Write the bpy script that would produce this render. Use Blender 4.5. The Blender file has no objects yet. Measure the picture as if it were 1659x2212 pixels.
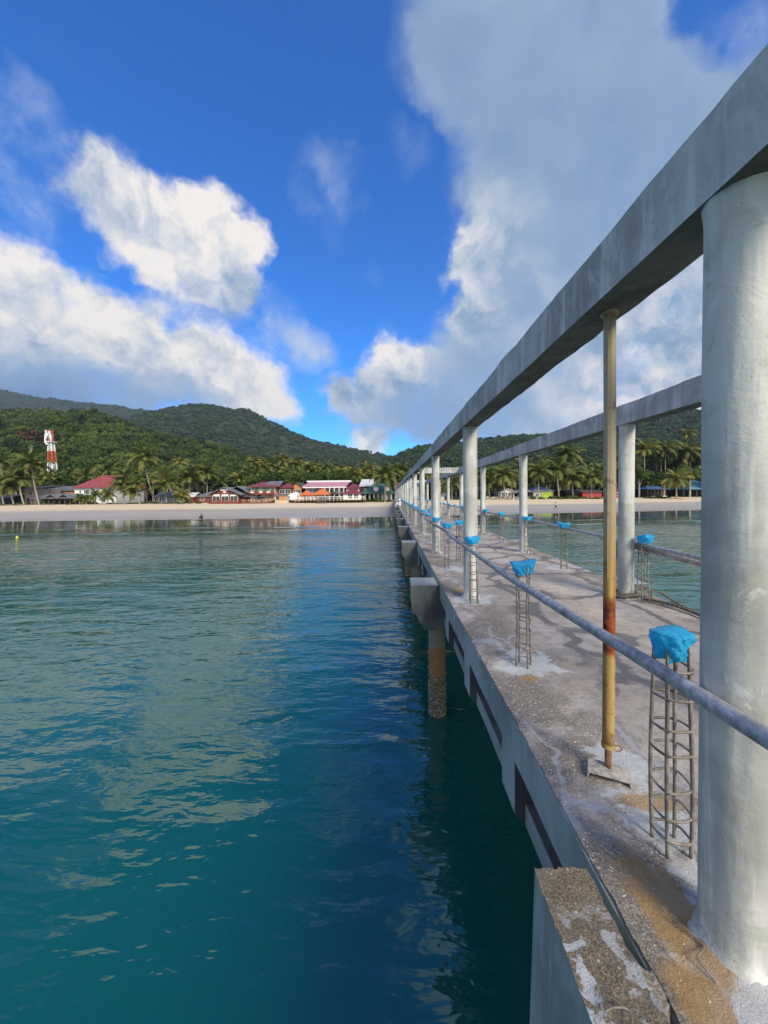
import bpy, math, random
import numpy as np
from mathutils import Vector, Matrix, noise
R = math.radians
SC = bpy.context.scene
COL = SC.collection
random.seed(7)

# ------------------------------------------------------------------ camera
EYE = 4.0            # lens above the water
DECK = 2.45          # top of the pier deck above the water
FPX = 800.0          # focal length in units of a 1659 x 2212 picture
PITCH, ROLL, YAW = R(1.3), R(-0.6), R(1.1)
SHIFT = -21.8
cam_d = bpy.data.cameras.new('camera'); cam = bpy.data.objects.new('camera', cam_d); COL.objects.link(cam)
cam_d.sensor_fit = 'VERTICAL'; cam_d.sensor_height = 36.0; cam_d.lens = 36.0 * FPX / 2212.0
cam_d.shift_y = SHIFT / 2212.0
cam_d.clip_start = 0.05; cam_d.clip_end = 20000
CR = Matrix.Rotation(YAW, 3, 'Z') @ Matrix.Rotation(math.pi/2 - PITCH, 3, 'X') @ Matrix.Rotation(ROLL, 3, 'Z')
cam.matrix_world = Matrix.Translation((0, 0, EYE)) @ CR.to_4x4()
SC.camera = cam
SC.cycles.max_bounces = 6; SC.cycles.diffuse_bounces = 3; SC.cycles.glossy_bounces = 3; SC.cycles.transmission_bounces = 3
def pdir(px, py):
    v = CR @ Vector(((px - 829.5)/FPX, -(py - 1106.0 - SHIFT)/FPX, -1.0))
    return v
def at(px, py, Y):
    """the point at depth Y along the pier's axis which is seen at that place"""
    v = pdir(px, py); v = v * (Y / v.y)
    return Vector((v.x, Y, v.z + EYE))

# ------------------------------------------------------------------ world, sun, exposure
SUN_EL, SUN_ROT = R(36), R(150)
W = bpy.data.worlds.new('World'); SC.world = W; W.use_nodes = True
def build_world():
    nt = W.node_tree; N = nt.nodes; L = nt.links; N.clear()
    def n(t, **k):
        o = N.new(t)
        for a, b in k.items(): setattr(o, a, b)
        return o
    def val(s, v):
        if hasattr(v, 'is_linked') or hasattr(v, 'links'): L.new(v, s)
        else: s.default_value = v
    def m(op, a, b=0.0, c=None, clamp=False):
        o = n('ShaderNodeMath', operation=op, use_clamp=clamp)
        val(o.inputs[0], a); val(o.inputs[1], b)
        if c is not None: val(o.inputs[2], c)
        return o.outputs[0]
    def vm(op, a, b):
        o = n('ShaderNodeVectorMath', operation=op)
        val(o.inputs[0], a); val(o.inputs[1], b)
        return o.outputs['Value'] if op in ('DISTANCE', 'DOT_PRODUCT', 'LENGTH') else o.outputs[0]
    def mix(f, a, b):
        o = n('ShaderNodeMix', data_type='RGBA'); val(o.inputs[0], f); val(o.inputs[6], a); val(o.inputs[7], b); return o.outputs[2]
    def noi(vec, sc, det, ro, dist=0.0):
        o = n('ShaderNodeTexNoise'); val(o.inputs['Vector'], vec)
        o.inputs['Scale'].default_value = sc; o.inputs['Detail'].default_value = det; o.inputs['Roughness'].default_value = ro
        o.inputs['Distortion'].default_value = dist
        return o
    def sstep(x, a, b):
        o = n('ShaderNodeMapRange', interpolation_type='SMOOTHSTEP'); val(o.inputs[0], x); o.inputs[1].default_value = a; o.inputs[2].default_value = b
        return o.outputs[0]
    tc = n('ShaderNodeTexCoord'); D = tc.outputs['Generated']
    sep = n('ShaderNodeSeparateXYZ'); L.new(D, sep.inputs[0])
    sky = n('ShaderNodeTexSky', sky_type='NISHITA'); sky.sun_disc = False
    sky.sun_elevation = SUN_EL; sky.sun_rotation = SUN_ROT; sky.air_density = 1.0; sky.dust_density = 0.2; sky.ozone_density = 3.0
    hs = n('ShaderNodeHueSaturation'); L.new(sky.outputs[0], hs.inputs['Color']); hs.inputs['Saturation'].default_value = 1.32; hs.inputs['Value'].default_value = 1.30
    skyc = mix(1.0, hs.outputs[0], (0.34, 0.90, 1.36, 1)); skyc.node.blend_type = 'MULTIPLY'
    # warp the direction so that outlines billow
    w1 = noi(D, 5.0, 5.0, 0.62)
    wv = vm('SUBTRACT', w1.outputs['Color'], (0.5, 0.5, 0.5)); wsc = n('ShaderNodeVectorMath', operation='SCALE'); L.new(wv, wsc.inputs[0]); wsc.inputs['Scale'].default_value = 0.17
    WD = vm('ADD', D, wsc.outputs[0])
    f1 = noi(D, 8.0, 7.0, 0.62, 0.15).outputs['Fac']
    f2 = noi(D, 3.2, 5.0, 0.55).outputs['Fac']
    # cumulus: x, y, radius, brightness
    blobs = [
     (195,385,80,.80),(265,440,95,.86),(335,500,105,.95),(420,520,120,1.0),(490,575,105,.98),(445,430,55,.95),(540,545,60,.98),(390,615,95,.80),(490,655,80,.62),
     (0,560,110,.95),(60,625,125,.97),(155,660,120,.92),(250,725,115,.88),(100,735,130,.85),(0,710,130,.85),(350,765,95,.84),(200,805,115,.66),(455,785,75,.95),
     (520,805,65,1.0),(330,850,95,.52),(80,850,120,.30),(210,880,100,.34),(580,850,55,.98),(450,862,75,.66),(625,890,36,.95),(0,860,110,.28),(540,870,60,.9),
     (850,760,52,.95),(835,800,52,.90),(900,800,58,.80),(760,850,55,.80),(725,830,35,.85),(835,880,75,.58),(910,905,85,.50),(960,880,95,.50),(990,800,95,.58),(760,895,45,.62),
     (1150,90,280,.58),(1320,300,300,.53),(1060,250,170,.46),(960,90,140,.50),(1270,520,290,.50),(1110,450,140,.62),(1085,515,105,.80),(1030,570,75,.86),(1160,620,150,.66),
     (1040,690,60,.88),(1110,760,160,.62),(1310,790,250,.80),(1460,840,210,.92),(1470,640,260,.78),(1650,330,220,.45),(1420,80,200,.55),(1210,905,150,.60),(1620,900,220,.85),(1080,900,120,.52),
     (1900,600,500,.6),(1250,-350,420,.5),
     (-350,700,260,.8),(-300,450,160,.8),
     (800,968,50,1.0)]
    dens = None; bright = None
    def crad(x, y, r):
        c = pdir(x, y).normalized(); s = 0
        for dx, dy in ((r,0),(-r,0),(0,r),(0,-r)): s += (pdir(x+dx, y+dy).normalized() - c).length
        return c, s/4
    for (x, y, r, b) in blobs:
        c, cr = crad(x, y, r)
        d = vm('DISTANCE', WD, tuple(c))
        w = m('MULTIPLY_ADD', d, -0.9/cr, 1.1, clamp=True)
        dens = w if dens is None else m('ADD', dens, w)
        bright = m('MULTIPLY', w, b) if bright is None else m('MULTIPLY_ADD', w, b, bright)
    # sky continues outside the view, clouds made whiter and wider for neutral fill light
    fw = tuple(pdir(829.5, 700).normalized())
    away = sstep(vm('DOT_PRODUCT', D, fw), 0.42, 0.12)
    gen = m('MULTIPLY', sstep(m('MULTIPLY_ADD', f1, .45, f2), 0.56, 0.82), away)
    dens = m('ADD', dens, m('MULTIPLY', gen, 1.0)); bright = m('ADD', bright, m('MULTIPLY', gen, 0.92))
    mean_b = m('DIVIDE', bright, m('MAXIMUM', dens, 0.001))
    for (x, y, r, k) in [(1540,15,150,1.6),(1010,650,40,.7),(875,330,90,.8),(985,560,50,.8),(600,620,45,.6),(280,610,60,.35)]:
        c, cr = crad(x, y, r)
        hole = m('MULTIPLY', m('MULTIPLY_ADD', vm('DISTANCE', WD, tuple(c)), -1.0/cr, 1.0, clamp=True), k)
        dens = m('SUBTRACT', dens, hole)
    f5 = noi(WD, 22.0, 5.0, 0.6).outputs['Fac']
    a = m('ADD', m('MINIMUM', dens, 0.95), m('ADD', m('MULTIPLY_ADD', f1, 1.35, -0.675), m('MULTIPLY_ADD', f5, 0.7, -0.35)))
    rel = sstep(mean_b, 0.54, 0.80)
    a_soft = m('ADD', m('MINIMUM', dens, 1.0), m('MULTIPLY_ADD', f1, 1.0, -0.5))
    hard = sstep(a, 0.00, 0.95); soft = m('MULTIPLY', sstep(a_soft, 0.02, 1.15), 0.94)
    alpha = m('ADD', m('MULTIPLY', hard, rel), m('MULTIPLY', soft, m('SUBTRACT', 1.0, rel)))
    # wisps
    wis = None
    for (x, y, r, k) in [(45,235,85,.55),(25,340,95,.5),(85,450,60,.75),(690,400,85,.42),(740,470,60,.2),(870,320,60,.3),(600,700,60,.3),(655,750,60,.95),(700,768,40,.6),(1600,60,90,.5),(810,610,30,.18),(560,720,90,.5)]:
        c, cr = crad(x, y, r)
        w = m('MULTIPLY', m('MULTIPLY_ADD', vm('DISTANCE', WD, tuple(c)), -1.0/cr, 1.1, clamp=True), k)
        wis = w if wis is None else m('ADD', wis, w)
    wal = m('MULTIPLY', wis, sstep(f1, 0.34, 0.66))
    # brightness: lobes lit on their crests
    f3 = noi(WD, 6.5, 5.0, 0.55).outputs['Fac']
    f4 = noi(vm('ADD', WD, (0.022, -0.010, 0.026)), 6.5, 5.0, 0.55).outputs['Fac']
    B = m('ADD', mean_b, m('MULTIPLY', m('SUBTRACT', f3, f4), m('MULTIPLY_ADD', rel, 1.6, 0.22)))
    B = m('ADD', B, m('MULTIPLY', m('MULTIPLY_ADD', f2, 0.5, -0.25), m('MULTIPLY_ADD', rel, 0.65, 0.40)))
    B = m('ADD', B, m('MULTIPLY', m('MULTIPLY_ADD', f5, 0.30, -0.15), m('MULTIPLY_ADD', rel, 0.85, 0.15)))
    thick = sstep(dens, 0.5, 2.6)
    B = m('SUBTRACT', B, m('MULTIPLY', thick, 0.06), clamp=True)
    ramp = n('ShaderNodeValToRGB'); L.new(B, ramp.inputs[0])
    e = ramp.color_ramp.elements; e[0].position = 0.25; e[0].color = (.17,.25,.42,1); e[1].position = 1.0; e[1].color = (1.0,.95,.90,1)
    e2 = e.new(0.52); e2.color = (.32,.44,.62,1); e3 = e.new(0.78); e3.color = (.68,.72,.79,1)
    cc = n('ShaderNodeVectorMath', operation='SCALE'); L.new(ramp.outputs[0], cc.inputs[0]); cc.inputs['Scale'].default_value = CLOUD/ WORLD_STRENGTH
    wc = n('ShaderNodeVectorMath', operation='SCALE'); wc.inputs[0].default_value = (.62,.72,.86); wc.inputs['Scale'].default_value = CLOUD/ WORLD_STRENGTH
    c1 = mix(wal, skyc, wc.outputs[0])
    c2 = mix(alpha, c1, cc.outputs[0])
    bg = n('ShaderNodeBackground'); L.new(c2, bg.inputs[0]); bg.inputs[1].default_value = WORLD_STRENGTH
    out = n('ShaderNodeOutputWorld'); L.new(bg.outputs[0], out.inputs[0])
WORLD_STRENGTH = 0.09
CLOUD = 0.66
build_world()
W.cycles.sampling_method = 'MANUAL'; W.cycles.sample_map_resolution = 512
sun_d = bpy.data.lights.new('sun', 'SUN'); sun = bpy.data.objects.new('sun', sun_d); COL.objects.link(sun)
sun_d.energy = 3.3; sun_d.angle = R(22); sun_d.color = (1.0, 0.90, 0.74)
SD = Vector((math.sin(SUN_ROT)*math.cos(SUN_EL), math.cos(SUN_ROT)*math.cos(SUN_EL), math.sin(SUN_EL)))
sun.rotation_euler = (-SD).to_track_quat('-Z', 'Y').to_euler()
SC.view_settings.view_transform = 'Standard'; SC.view_settings.look = 'None'
SC.view_settings.exposure = 0.55; SC.view_settings.gamma = 1.0; SC.view_settings.use_curve_mapping = False

# ------------------------------------------------------------------ helpers
def newobj(name, data, parent=None):
    o = bpy.data.objects.new(name, data); COL.objects.link(o)
    if parent is not None: o.parent = parent
    return o
def tag(o, label=None, cat=None, group=None, kind=None):
    if label: o['label'] = label
    if cat: o['category'] = cat
    if group: o['group'] = group
    if kind: o['kind'] = kind
    return o
def empty(name, loc, label, cat, group=None):
    o = newobj(name, None); o.location = loc; o.empty_display_size = 0.2
    return tag(o, label, cat, group)
def copy_tree(o, parent=None):
    c = o.copy(); COL.objects.link(c)
    if parent is not None: c.parent = parent
    for ch in o.children: copy_tree(ch, c)
    return c
class MB:
    def __init__(s): s.v = []; s.f = []; s.mi = []
    def add(s, vs, fs, mi=0):
        b = len(s.v); s.v += [tuple(p) for p in vs]
        s.f += [tuple(i + b for i in f) for f in fs]; s.mi += [mi]*len(fs)
        return s
    def hexa(s, p, mi=0):     # 8 corners: bottom ring then top ring
        return s.add(p, [(0,3,2,1),(4,5,6,7),(0,1,5,4),(1,2,6,5),(2,3,7,6),(3,0,4,7)], mi)
    def box(s, x0, x1, y0, y1, z0, z1, mi=0):
        return s.hexa([(x0,y0,z0),(x1,y0,z0),(x1,y1,z0),(x0,y1,z0),(x0,y0,z1),(x1,y0,z1),(x1,y1,z1),(x0,y1,z1)], mi)
    def tube(s, path, rad, n=8, cap=True, mi=0, ref=None):
        P = [Vector(p) for p in path]; k = len(P); rs = rad if hasattr(rad, '__len__') else [rad]*k
        vs = []; fs = []; prev = None
        for i in range(k):
            t = (P[min(i+1,k-1)] - P[max(i-1,0)]).normalized()
            if prev is None:
                a = Vector((0,0,1)) if abs(t.z) < .9 else Vector((1,0,0))
                u = t.cross(a).normalized()
            else: u = (prev - t*prev.dot(t)).normalized()
            prev = u; w = t.cross(u)
            for j in range(n):
                an = 2*math.pi*j/n; vs.append(P[i] + (u*math.cos(an) + w*math.sin(an))*rs[i])
        for i in range(k-1):
            for j in range(n):
                fs.append((i*n+j, i*n+(j+1)%n, (i+1)*n+(j+1)%n, (i+1)*n+j))
        if cap: fs.append(tuple(range(n-1,-1,-1))); fs.append(tuple((k-1)*n+j for j in range(n)))
        return s.add(vs, fs, mi)
    def ring(s, path, rad, n=5, mi=0):   # closed tube
        P = [Vector(p) for p in path]; k = len(P); vs = []; fs = []
        c = sum(P, Vector())/k
        nz = (P[1]-P[0]).cross(P[k//3]-P[0]).normalized()
        for i in range(k):
            t = (P[(i+1)%k]-P[i-1]).normalized(); u = t.cross(nz).normalized(); w = t.cross(u)
            for j in range(n):
                an = 2*math.pi*j/n; vs.append(P[i] + (u*math.cos(an)+w*math.sin(an))*rad)
        for i in range(k):
            for j in range(n):
                a=i*n+j; b=i*n+(j+1)%n; c2=((i+1)%k)*n+(j+1)%n; d=((i+1)%k)*n+j
                fs.append((a,b,c2,d))
        return s.add(vs, fs, mi)
    def mesh(s, name, mats, smooth=False, off=None):
        me = bpy.data.meshes.new(name)
        v = s.v if off is None else [(p[0]-off[0], p[1]-off[1], p[2]-off[2]) for p in s.v]
        me.from_pydata(v, [], s.f)
        for mm in (mats if isinstance(mats, (list, tuple)) else [mats]): me.materials.append(mm)
        if any(s.mi): me.polygons.foreach_set('material_index', s.mi)
        if smooth: me.polygons.foreach_set('use_smooth', [True]*len(s.f))
        me.update(); return me
    def build(s, name, mats, parent=None, smooth=False, origin=None):
        off = origin if origin is not None else (tuple(parent.matrix_world.translation) if parent is not None and parent.type == 'EMPTY' and False else None)
        return newobj(name, s.mesh(name, mats, smooth, off), parent)
def wbuild(mb, name, mats, parent, smooth=False):
    """mesh given in world coordinates, made a child of an Empty that only has a location"""
    root = parent
    loc = Vector((0,0,0))
    while root is not None: loc += root.location; root = root.parent
    return newobj(name, mb.mesh(name, mats, smooth, tuple(loc)), parent)
def autosmooth(o, ang=35):
    me = o.data; me.polygons.foreach_set('use_smooth', [True]*len(me.polygons))
    me.set_sharp_from_angle(angle=R(ang))
def fbm(x, y, z, o=4):
    return noise.fractal(Vector((x,y,z)), 1.0, 2.0, o)

# ------------------------------------------------------------------ materials
class MT:
    """small node-building helper"""
    def __init__(s, name, rough=.8, **kw):
        s.m = bpy.data.materials.new(name); s.m.use_nodes = True; s.nt = s.m.node_tree
        s.b = s.nt.nodes['Principled BSDF']; s.b.inputs['Roughness'].default_value = rough
        for k, v in kw.items(): s.b.inputs[k.replace('_',' ')].default_value = v
        s.pos = s.nt.nodes.new('ShaderNodeNewGeometry').outputs['Position']
        s.tc = s.nt.nodes.new('ShaderNodeTexCoord'); s.obj = s.tc.outputs['Object']
    def val(s, k, v):
        if hasattr(v, 'links'): s.nt.links.new(v, k)
        else: k.default_value = v
    def node(s, t, **k):
        o = s.nt.nodes.new(t)
        for a, b in k.items(): setattr(o, a, b)
        return o
    def math(s, op, a, b=0.0, c=None, clamp=False):
        o = s.node('ShaderNodeMath', operation=op, use_clamp=clamp); s.val(o.inputs[0], a); s.val(o.inputs[1], b)
        if c is not None: s.val(o.inputs[2], c)
        return o.outputs[0]
    def scale(s, vec, xyz):
        o = s.node('ShaderNodeMapping'); s.nt.links.new(vec, o.inputs[0]); o.inputs['Scale'].default_value = xyz; return o.outputs[0]
    def noise(s, vec, sc=5, det=4, ro=.55, dist=0.0, col=False):
        o = s.node('ShaderNodeTexNoise'); s.nt.links.new(vec, o.inputs['Vector'])
        o.inputs['Scale'].default_value = sc; o.inputs['Detail'].default_value = det; o.inputs['Roughness'].default_value = ro; o.inputs['Distortion'].default_value = dist
        return o.outputs['Color' if col else 'Fac']
    def vor(s, vec, sc, feat='F1', out='Distance', rnd=1.0):
        o = s.node('ShaderNodeTexVoronoi', feature=feat); s.nt.links.new(vec, o.inputs['Vector']); o.inputs['Scale'].default_value = sc
        o.inputs['Randomness'].default_value = rnd
        return o.outputs[out]
    def step(s, x, a, b, lo=0.0, hi=1.0):
        o = s.node('ShaderNodeMapRange', interpolation_type='SMOOTHSTEP'); s.val(o.inputs[0], x)
        o.inputs[1].default_value = a; o.inputs[2].default_value = b; o.inputs[3].default_value = lo; o.inputs[4].default_value = hi; return o.outputs[0]
    def mix(s, f, a, b, mode='MIX'):
        o = s.node('ShaderNodeMix', data_type='RGBA', blend_type=mode)
        s.val(o.inputs[0], f)
        for k, v in ((6,a),(7,b)): s.val(o.inputs[k], v if hasattr(v,'links') else (tuple(v)+(1,))[:4])
        return o.outputs[2]
    def sep(s, v):
        o = s.node('ShaderNodeSeparateXYZ'); s.nt.links.new(v, o.inputs[0]); return o.outputs
    def color(s, c): s.val(s.b.inputs['Base Color'], c if hasattr(c,'links') else tuple(c)+(1,)); return s
    def bump(s, h, strength=.4, dist=.01):
        o = s.node('ShaderNodeBump'); s.nt.links.new(h, o.inputs['Height']); o.inputs['Strength'].default_value = strength; o.inputs['Distance'].default_value = dist
        s.nt.links.new(o.outputs[0], s.b.inputs['Normal']); return s
def simple(name, c, rough=.75, var=.18, sc=3.0, bump=0.0, bsc=20, bd=.01, rnd=0.0, **kw):
    t = MT(name, rough, **kw)
    a = tuple(min(1, x*(1+var)) for x in c); b = tuple(x*(1-var) for x in c)
    f = t.noise(t.obj, sc, 5, .6)
    col = t.mix(t.step(f, .3, .7), b, a)
    if rnd:
        oi = t.node('ShaderNodeObjectInfo'); k = t.math('MULTIPLY_ADD', oi.outputs['Random'], rnd*2, 1-rnd)
        hv = t.node('ShaderNodeHueSaturation'); t.nt.links.new(col, hv.inputs['Color']); t.nt.links.new(k, hv.inputs['Value']); col = hv.outputs[0]
    t.color(col)
    if bump: t.bump(t.noise(t.obj, bsc, 5, .6), bump, bd)
    return t.m

# ------------------------------------------------------------------ ground, beach, sea
def yw(x): return 63 + (0.05*x if x < 0 else 0.20*x)
def ground_z(x, y):
    t = y - yw(x)
    if t < 0: return max(-7.0, t*0.045)
    if t < 44:
        z = 1.72*(t/44)**1.15
    else: z = 1.72 + 0.012*min(t-44, 150)
    return z
t = MT('sand', .9)
px_ = t.sep(t.pos)
shore = t.math('SUBTRACT', px_[1], t.math('ADD', 63.0, t.math('MAXIMUM', t.math('MULTIPLY', px_[0], .05), t.math('MULTIPLY', px_[0], .2))))
n1 = t.noise(t.scale(t.pos, (.04,.25,1)), 1.0, 6, .6)
wet = t.step(t.math('MULTIPLY_ADD', n1, 9.0, shore), 24, 33)
fine = t.noise(t.pos, 2.0, 6, .7)
damp = t.mix(n1, (.26,.235,.205), (.40,.36,.315))
dry = t.mix(fine, (.54,.43,.28), (.68,.56,.39))
col = t.mix(wet, damp, dry)
grassy = t.step(t.math('MULTIPLY_ADD', t.noise(t.pos, .35, 5, .65), 12.0, shore), 52, 58)
t.color(t.mix(grassy, col, (.06,.075,.025)))
t.val(t.b.inputs['Roughness'], t.step(shore, 1.5, 16.0, .32, .92))
t.bump(fine, .3, .05)
M_SAND = t.m
def grid_mesh(name, xs, ys, fz, mat, smooth=True):
    nx, ny = len(xs), len(ys)
    v = [(x, y, fz(x, y)) for y in ys for x in xs]
    f = [(j*nx+i, j*nx+i+1, (j+1)*nx+i+1, (j+1)*nx+i) for j in range(ny-1) for i in range(nx-1)]
    me = bpy.data.meshes.new(name); me.from_pydata(v, [], f); me.materials.append(mat)
    if smooth: me.polygons.foreach_set('use_smooth', [True]*len(f))
    me.update(); return newobj(name, me)
xs = [-6000,-3000,-1500,-800,-500] + [x for x in range(-300, 301, 10)] + [500,800,1500,3000,6000]
ys = [-6000,-2000,-600,-200,-80,0,20,34,40,44,48,51,54,57] + [58+1.5*i for i in range(60)] + [150,160,175,190,230,300,500,1000,2500,7000]
g = grid_mesh('ground', xs, ys, lambda x, y: ground_z(x, y) + (0.10*fbm(x*.06, y*.12, 3.1, 3) if y-yw(x) > 4 and y < 300 else 0), M_SAND)
tag(g, 'sandy beach and sea bed', kind='structure')

t = MT('sea_water', .035, IOR=2.0); t.b.inputs['Specular Tint'].default_value = (.82,1,.88,1)
px_ = t.sep(t.pos)
shore = t.math('SUBTRACT', px_[1], t.math('ADD', 63.0, t.math('MAXIMUM', t.math('MULTIPLY', px_[0], .05), t.math('MULTIPLY', px_[0], .2))))
big = t.noise(t.scale(t.pos, (.05,.08,1)), 1.0, 4, .6)
deep = t.mix(t.step(big, .35, .65), (.001,.066,.056), (.001,.088,.066))
shal = t.step(t.math('MULTIPLY_ADD', big, 14, shore), -32, 6)
t.color(t.mix(shal, deep, (.09,.115,.095)))
# waves: short wind ripples on a lazy chop, dying out over the shallows
rot = t.node('ShaderNodeMapping'); t.nt.links.new(t.pos, rot.inputs[0]); rot.inputs['Rotation'].default_value = (0,0,R(14)); rot.inputs['Scale'].default_value = (.55,1.35,1)
w1 = t.noise(rot.outputs[0], 1.15, 3, .5, .35)
w2 = t.noise(rot.outputs[0], 3.6, 3, .5, .25)
w3 = t.noise(rot.outputs[0], .34, 2, .5, .2)
gust = t.step(t.noise(t.scale(t.pos, (.06,.11,1)), 1.0, 3, .5), .35, .7, .45, 1.15)
h = t.math('ADD', t.math('MULTIPLY', w1, 1.0), t.math('ADD', t.math('MULTIPLY', w2, .30), t.math('MULTIPLY', w3, 1.6)))
calm = t.step(t.math('MULTIPLY_ADD', big, 8, shore), -24, -12, 1.0, .10)
bn = t.node('ShaderNodeBump'); t.nt.links.new(h, bn.inputs['Height']); bn.inputs['Distance'].default_value = .10
t.nt.links.new(t.math('MULTIPLY', calm, gust), bn.inputs['Strength'])
t.nt.links.new(bn.outputs[0], t.b.inputs['Normal'])
M_SEA = t.m
sea = MB()
xs = [-6000,-2000,-600] + list(range(-300,301,20)) + [600,2000,6000]
vs = []; fs = []
for x in xs: vs += [(x,-6000,0),(x,-300,0),(x, yw(x)+6, 0)]
for i in range(len(xs)-1):
    for k in (0,1): fs.append((i*3+k, (i+1)*3+k, (i+1)*3+k+1, i*3+k+1))
sea.add(vs, fs); o = sea.build('sea', M_SEA); tag(o, 'rippled teal sea around the pier', kind='structure')
# low ridge of water rolling in over the shallows
def ripple_line(name, off, hgt, wid, x0, x1, seed):
    mb = MB(); n = 90; vs = []; fs = []
    for i in range(n+1):
        x = x0 + (x1-x0)*i/n
        y = yw(x) + off + 1.6*fbm(x*.05, seed, 0, 3)
        hh = hgt*max(0.1, .6+.8*fbm(x*.11, seed+3, 0, 2))
        vs += [(x,y-wid,-.01),(x,y-wid*.25,hh),(x,y+wid*.3,hh*.8),(x,y+wid*1.3,-.01)]
    for i in range(n):
        for k in range(3): fs.append((i*4+k,(i+1)*4+k,(i+1)*4+k+1,i*4+k+1))
    mb.add(vs, fs); o = mb.build(name, M_SEA, smooth=True); tag(o, 'low wavelet rolling in over the shallows', kind='structure')
ripple_line('wavelet', -22, .09, .8, -130, 0.2, 1.0)
ripple_line('wavelet', -22, .09, .8, 4.2, 130, 5.0)
ripple_line('wavelet', -17, .06, .6, -130, 0.2, 9.0)
ripple_line('wavelet', -16, .06, .6, 4.2, 130, 13.0)

# ------------------------------------------------------------------ hills and the forest on them
def forest_floor(name, c): 
    t = MT(name, .95); f = t.noise(t.pos, .12, 6, .65)
    t.color(t.mix(t.step(f,.35,.65), tuple(x*.6 for x in c), c)); return t.m
M_FLOOR = forest_floor('undergrowth', (.030,.045,.016))
def leafmat(name, c1, c2, odd=.0, trans=.25):
    t = MT(name, .65); oi = t.node('ShaderNodeObjectInfo'); r = oi.outputs['Random']
    f = t.noise(t.pos, .35, 4, .6)
    k = t.math('MULTIPLY_ADD', r, .75, t.math('MULTIPLY_ADD', f, .9, -.35), clamp=True)
    col = t.mix(k, c1, c2)
    wn = t.node('ShaderNodeTexWhiteNoise', noise_dimensions='1D'); t.nt.links.new(t.math('MULTIPLY', r, 91.7), wn.inputs['W'])
    if odd: col = t.mix(t.math('MULTIPLY', t.step(wn.outputs[0], .88, .93), odd), col, (c2[0]*1.55, c2[1]*1.4, c2[2]*1.6))
    t.color(col)
    t.b.inputs['Specular IOR Level'].default_value = .25
    if trans:
        tr = t.node('ShaderNodeBsdfTranslucent'); t.nt.links.new(t.b.inputs['Base Color'].links[0].from_socket, tr.inputs[0])
        mx = t.node('ShaderNodeMixShader'); mx.inputs[0].default_value = trans
        t.nt.links.new(t.b.outputs[0], mx.inputs[1]); t.nt.links.new(tr.outputs[0], mx.inputs[2])
        t.nt.links.new(mx.outputs[0], t.nt.nodes['Material Output'].inputs['Surface'])
    return t.m
M_LEAF = leafmat('broad_leaves', (.012,.032,.006), (.105,.150,.024), .55)
M_LEAF_B = leafmat('bright_leaves', (.040,.085,.010), (.12,.16,.025))
M_LEAF_FAR = leafmat('hill_leaves', (.014,.036,.014), (.062,.096,.032), .6, .1)
M_BARK = simple('bark', (.20,.17,.13), .9, .3, 3)
M_PALE_BARK = simple('pale_bark', (.38,.34,.28), .9, .3, 3)
def crown_mesh(name, mat, rad, hgt, lobes, cards, size, seed, flat=.75):
    """leafy crown: many leaf-sized faces spread over uneven lobes"""
    rn = random.Random(seed); v = []; f = []
    for l in range(lobes):
        a = rn.uniform(0, 6.28); rr = rad*math.sqrt(rn.random())*.78; lz = hgt*(.32 + .62*rn.random()*(1-.45*(rr/rad)**2))
        lr = rad*rn.uniform(.26,.46); cx, cy = rr*math.cos(a), rr*math.sin(a)
        for c in range(cards):
            u = rn.uniform(-.55,1); th = rn.uniform(0, 6.28); q = math.sqrt(1-u*u)
            d = Vector((q*math.cos(th), q*math.sin(th), u*flat))
            p = Vector((cx,cy,lz)) + d*lr*rn.uniform(.65,1.08)
            nrm = (d + Vector((rn.uniform(-.7,.7), rn.uniform(-.7,.7), rn.uniform(-.2,.9)))).normalized()
            t1 = nrm.orthogonal().normalized(); t1.rotate(Matrix.Rotation(rn.uniform(0,6.28), 3, nrm)); t2 = nrm.cross(t1)
            s = size*rn.uniform(.55,1.3); b = len(v)
            v += [p-t1*s-t2*s*.15, p-t2*s*.5+t1*s*.1, p+t1*s+t2*s*.1, p+t2*s*.5]
            f.append((b,b+1,b+2,b+3))
    me = bpy.data.meshes.new(name); me.from_pydata([tuple(p) for p in v], [], f); me.materials.append(mat)
    me.update(); return me
src = bpy.data.collections.new('crown_kinds'); src_far = bpy.data.collections.new('far_crown_kinds')
for i in range(6):
    me = crown_mesh('crown', M_LEAF_B if i == 5 else M_LEAF, 4.2, 6.5, 10+i%3, 80, .42, 100+i)
    o = bpy.data.objects.new('crown_kind', me); src.objects.link(o)
for i in range(5):
    me = crown_mesh('far_crown', M_LEAF_FAR, 6.0, 8.5, 9, 40, 1.05, 200+i)
    o = bpy.data.objects.new('far_crown_kind', me); src_far.objects.link(o)
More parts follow.
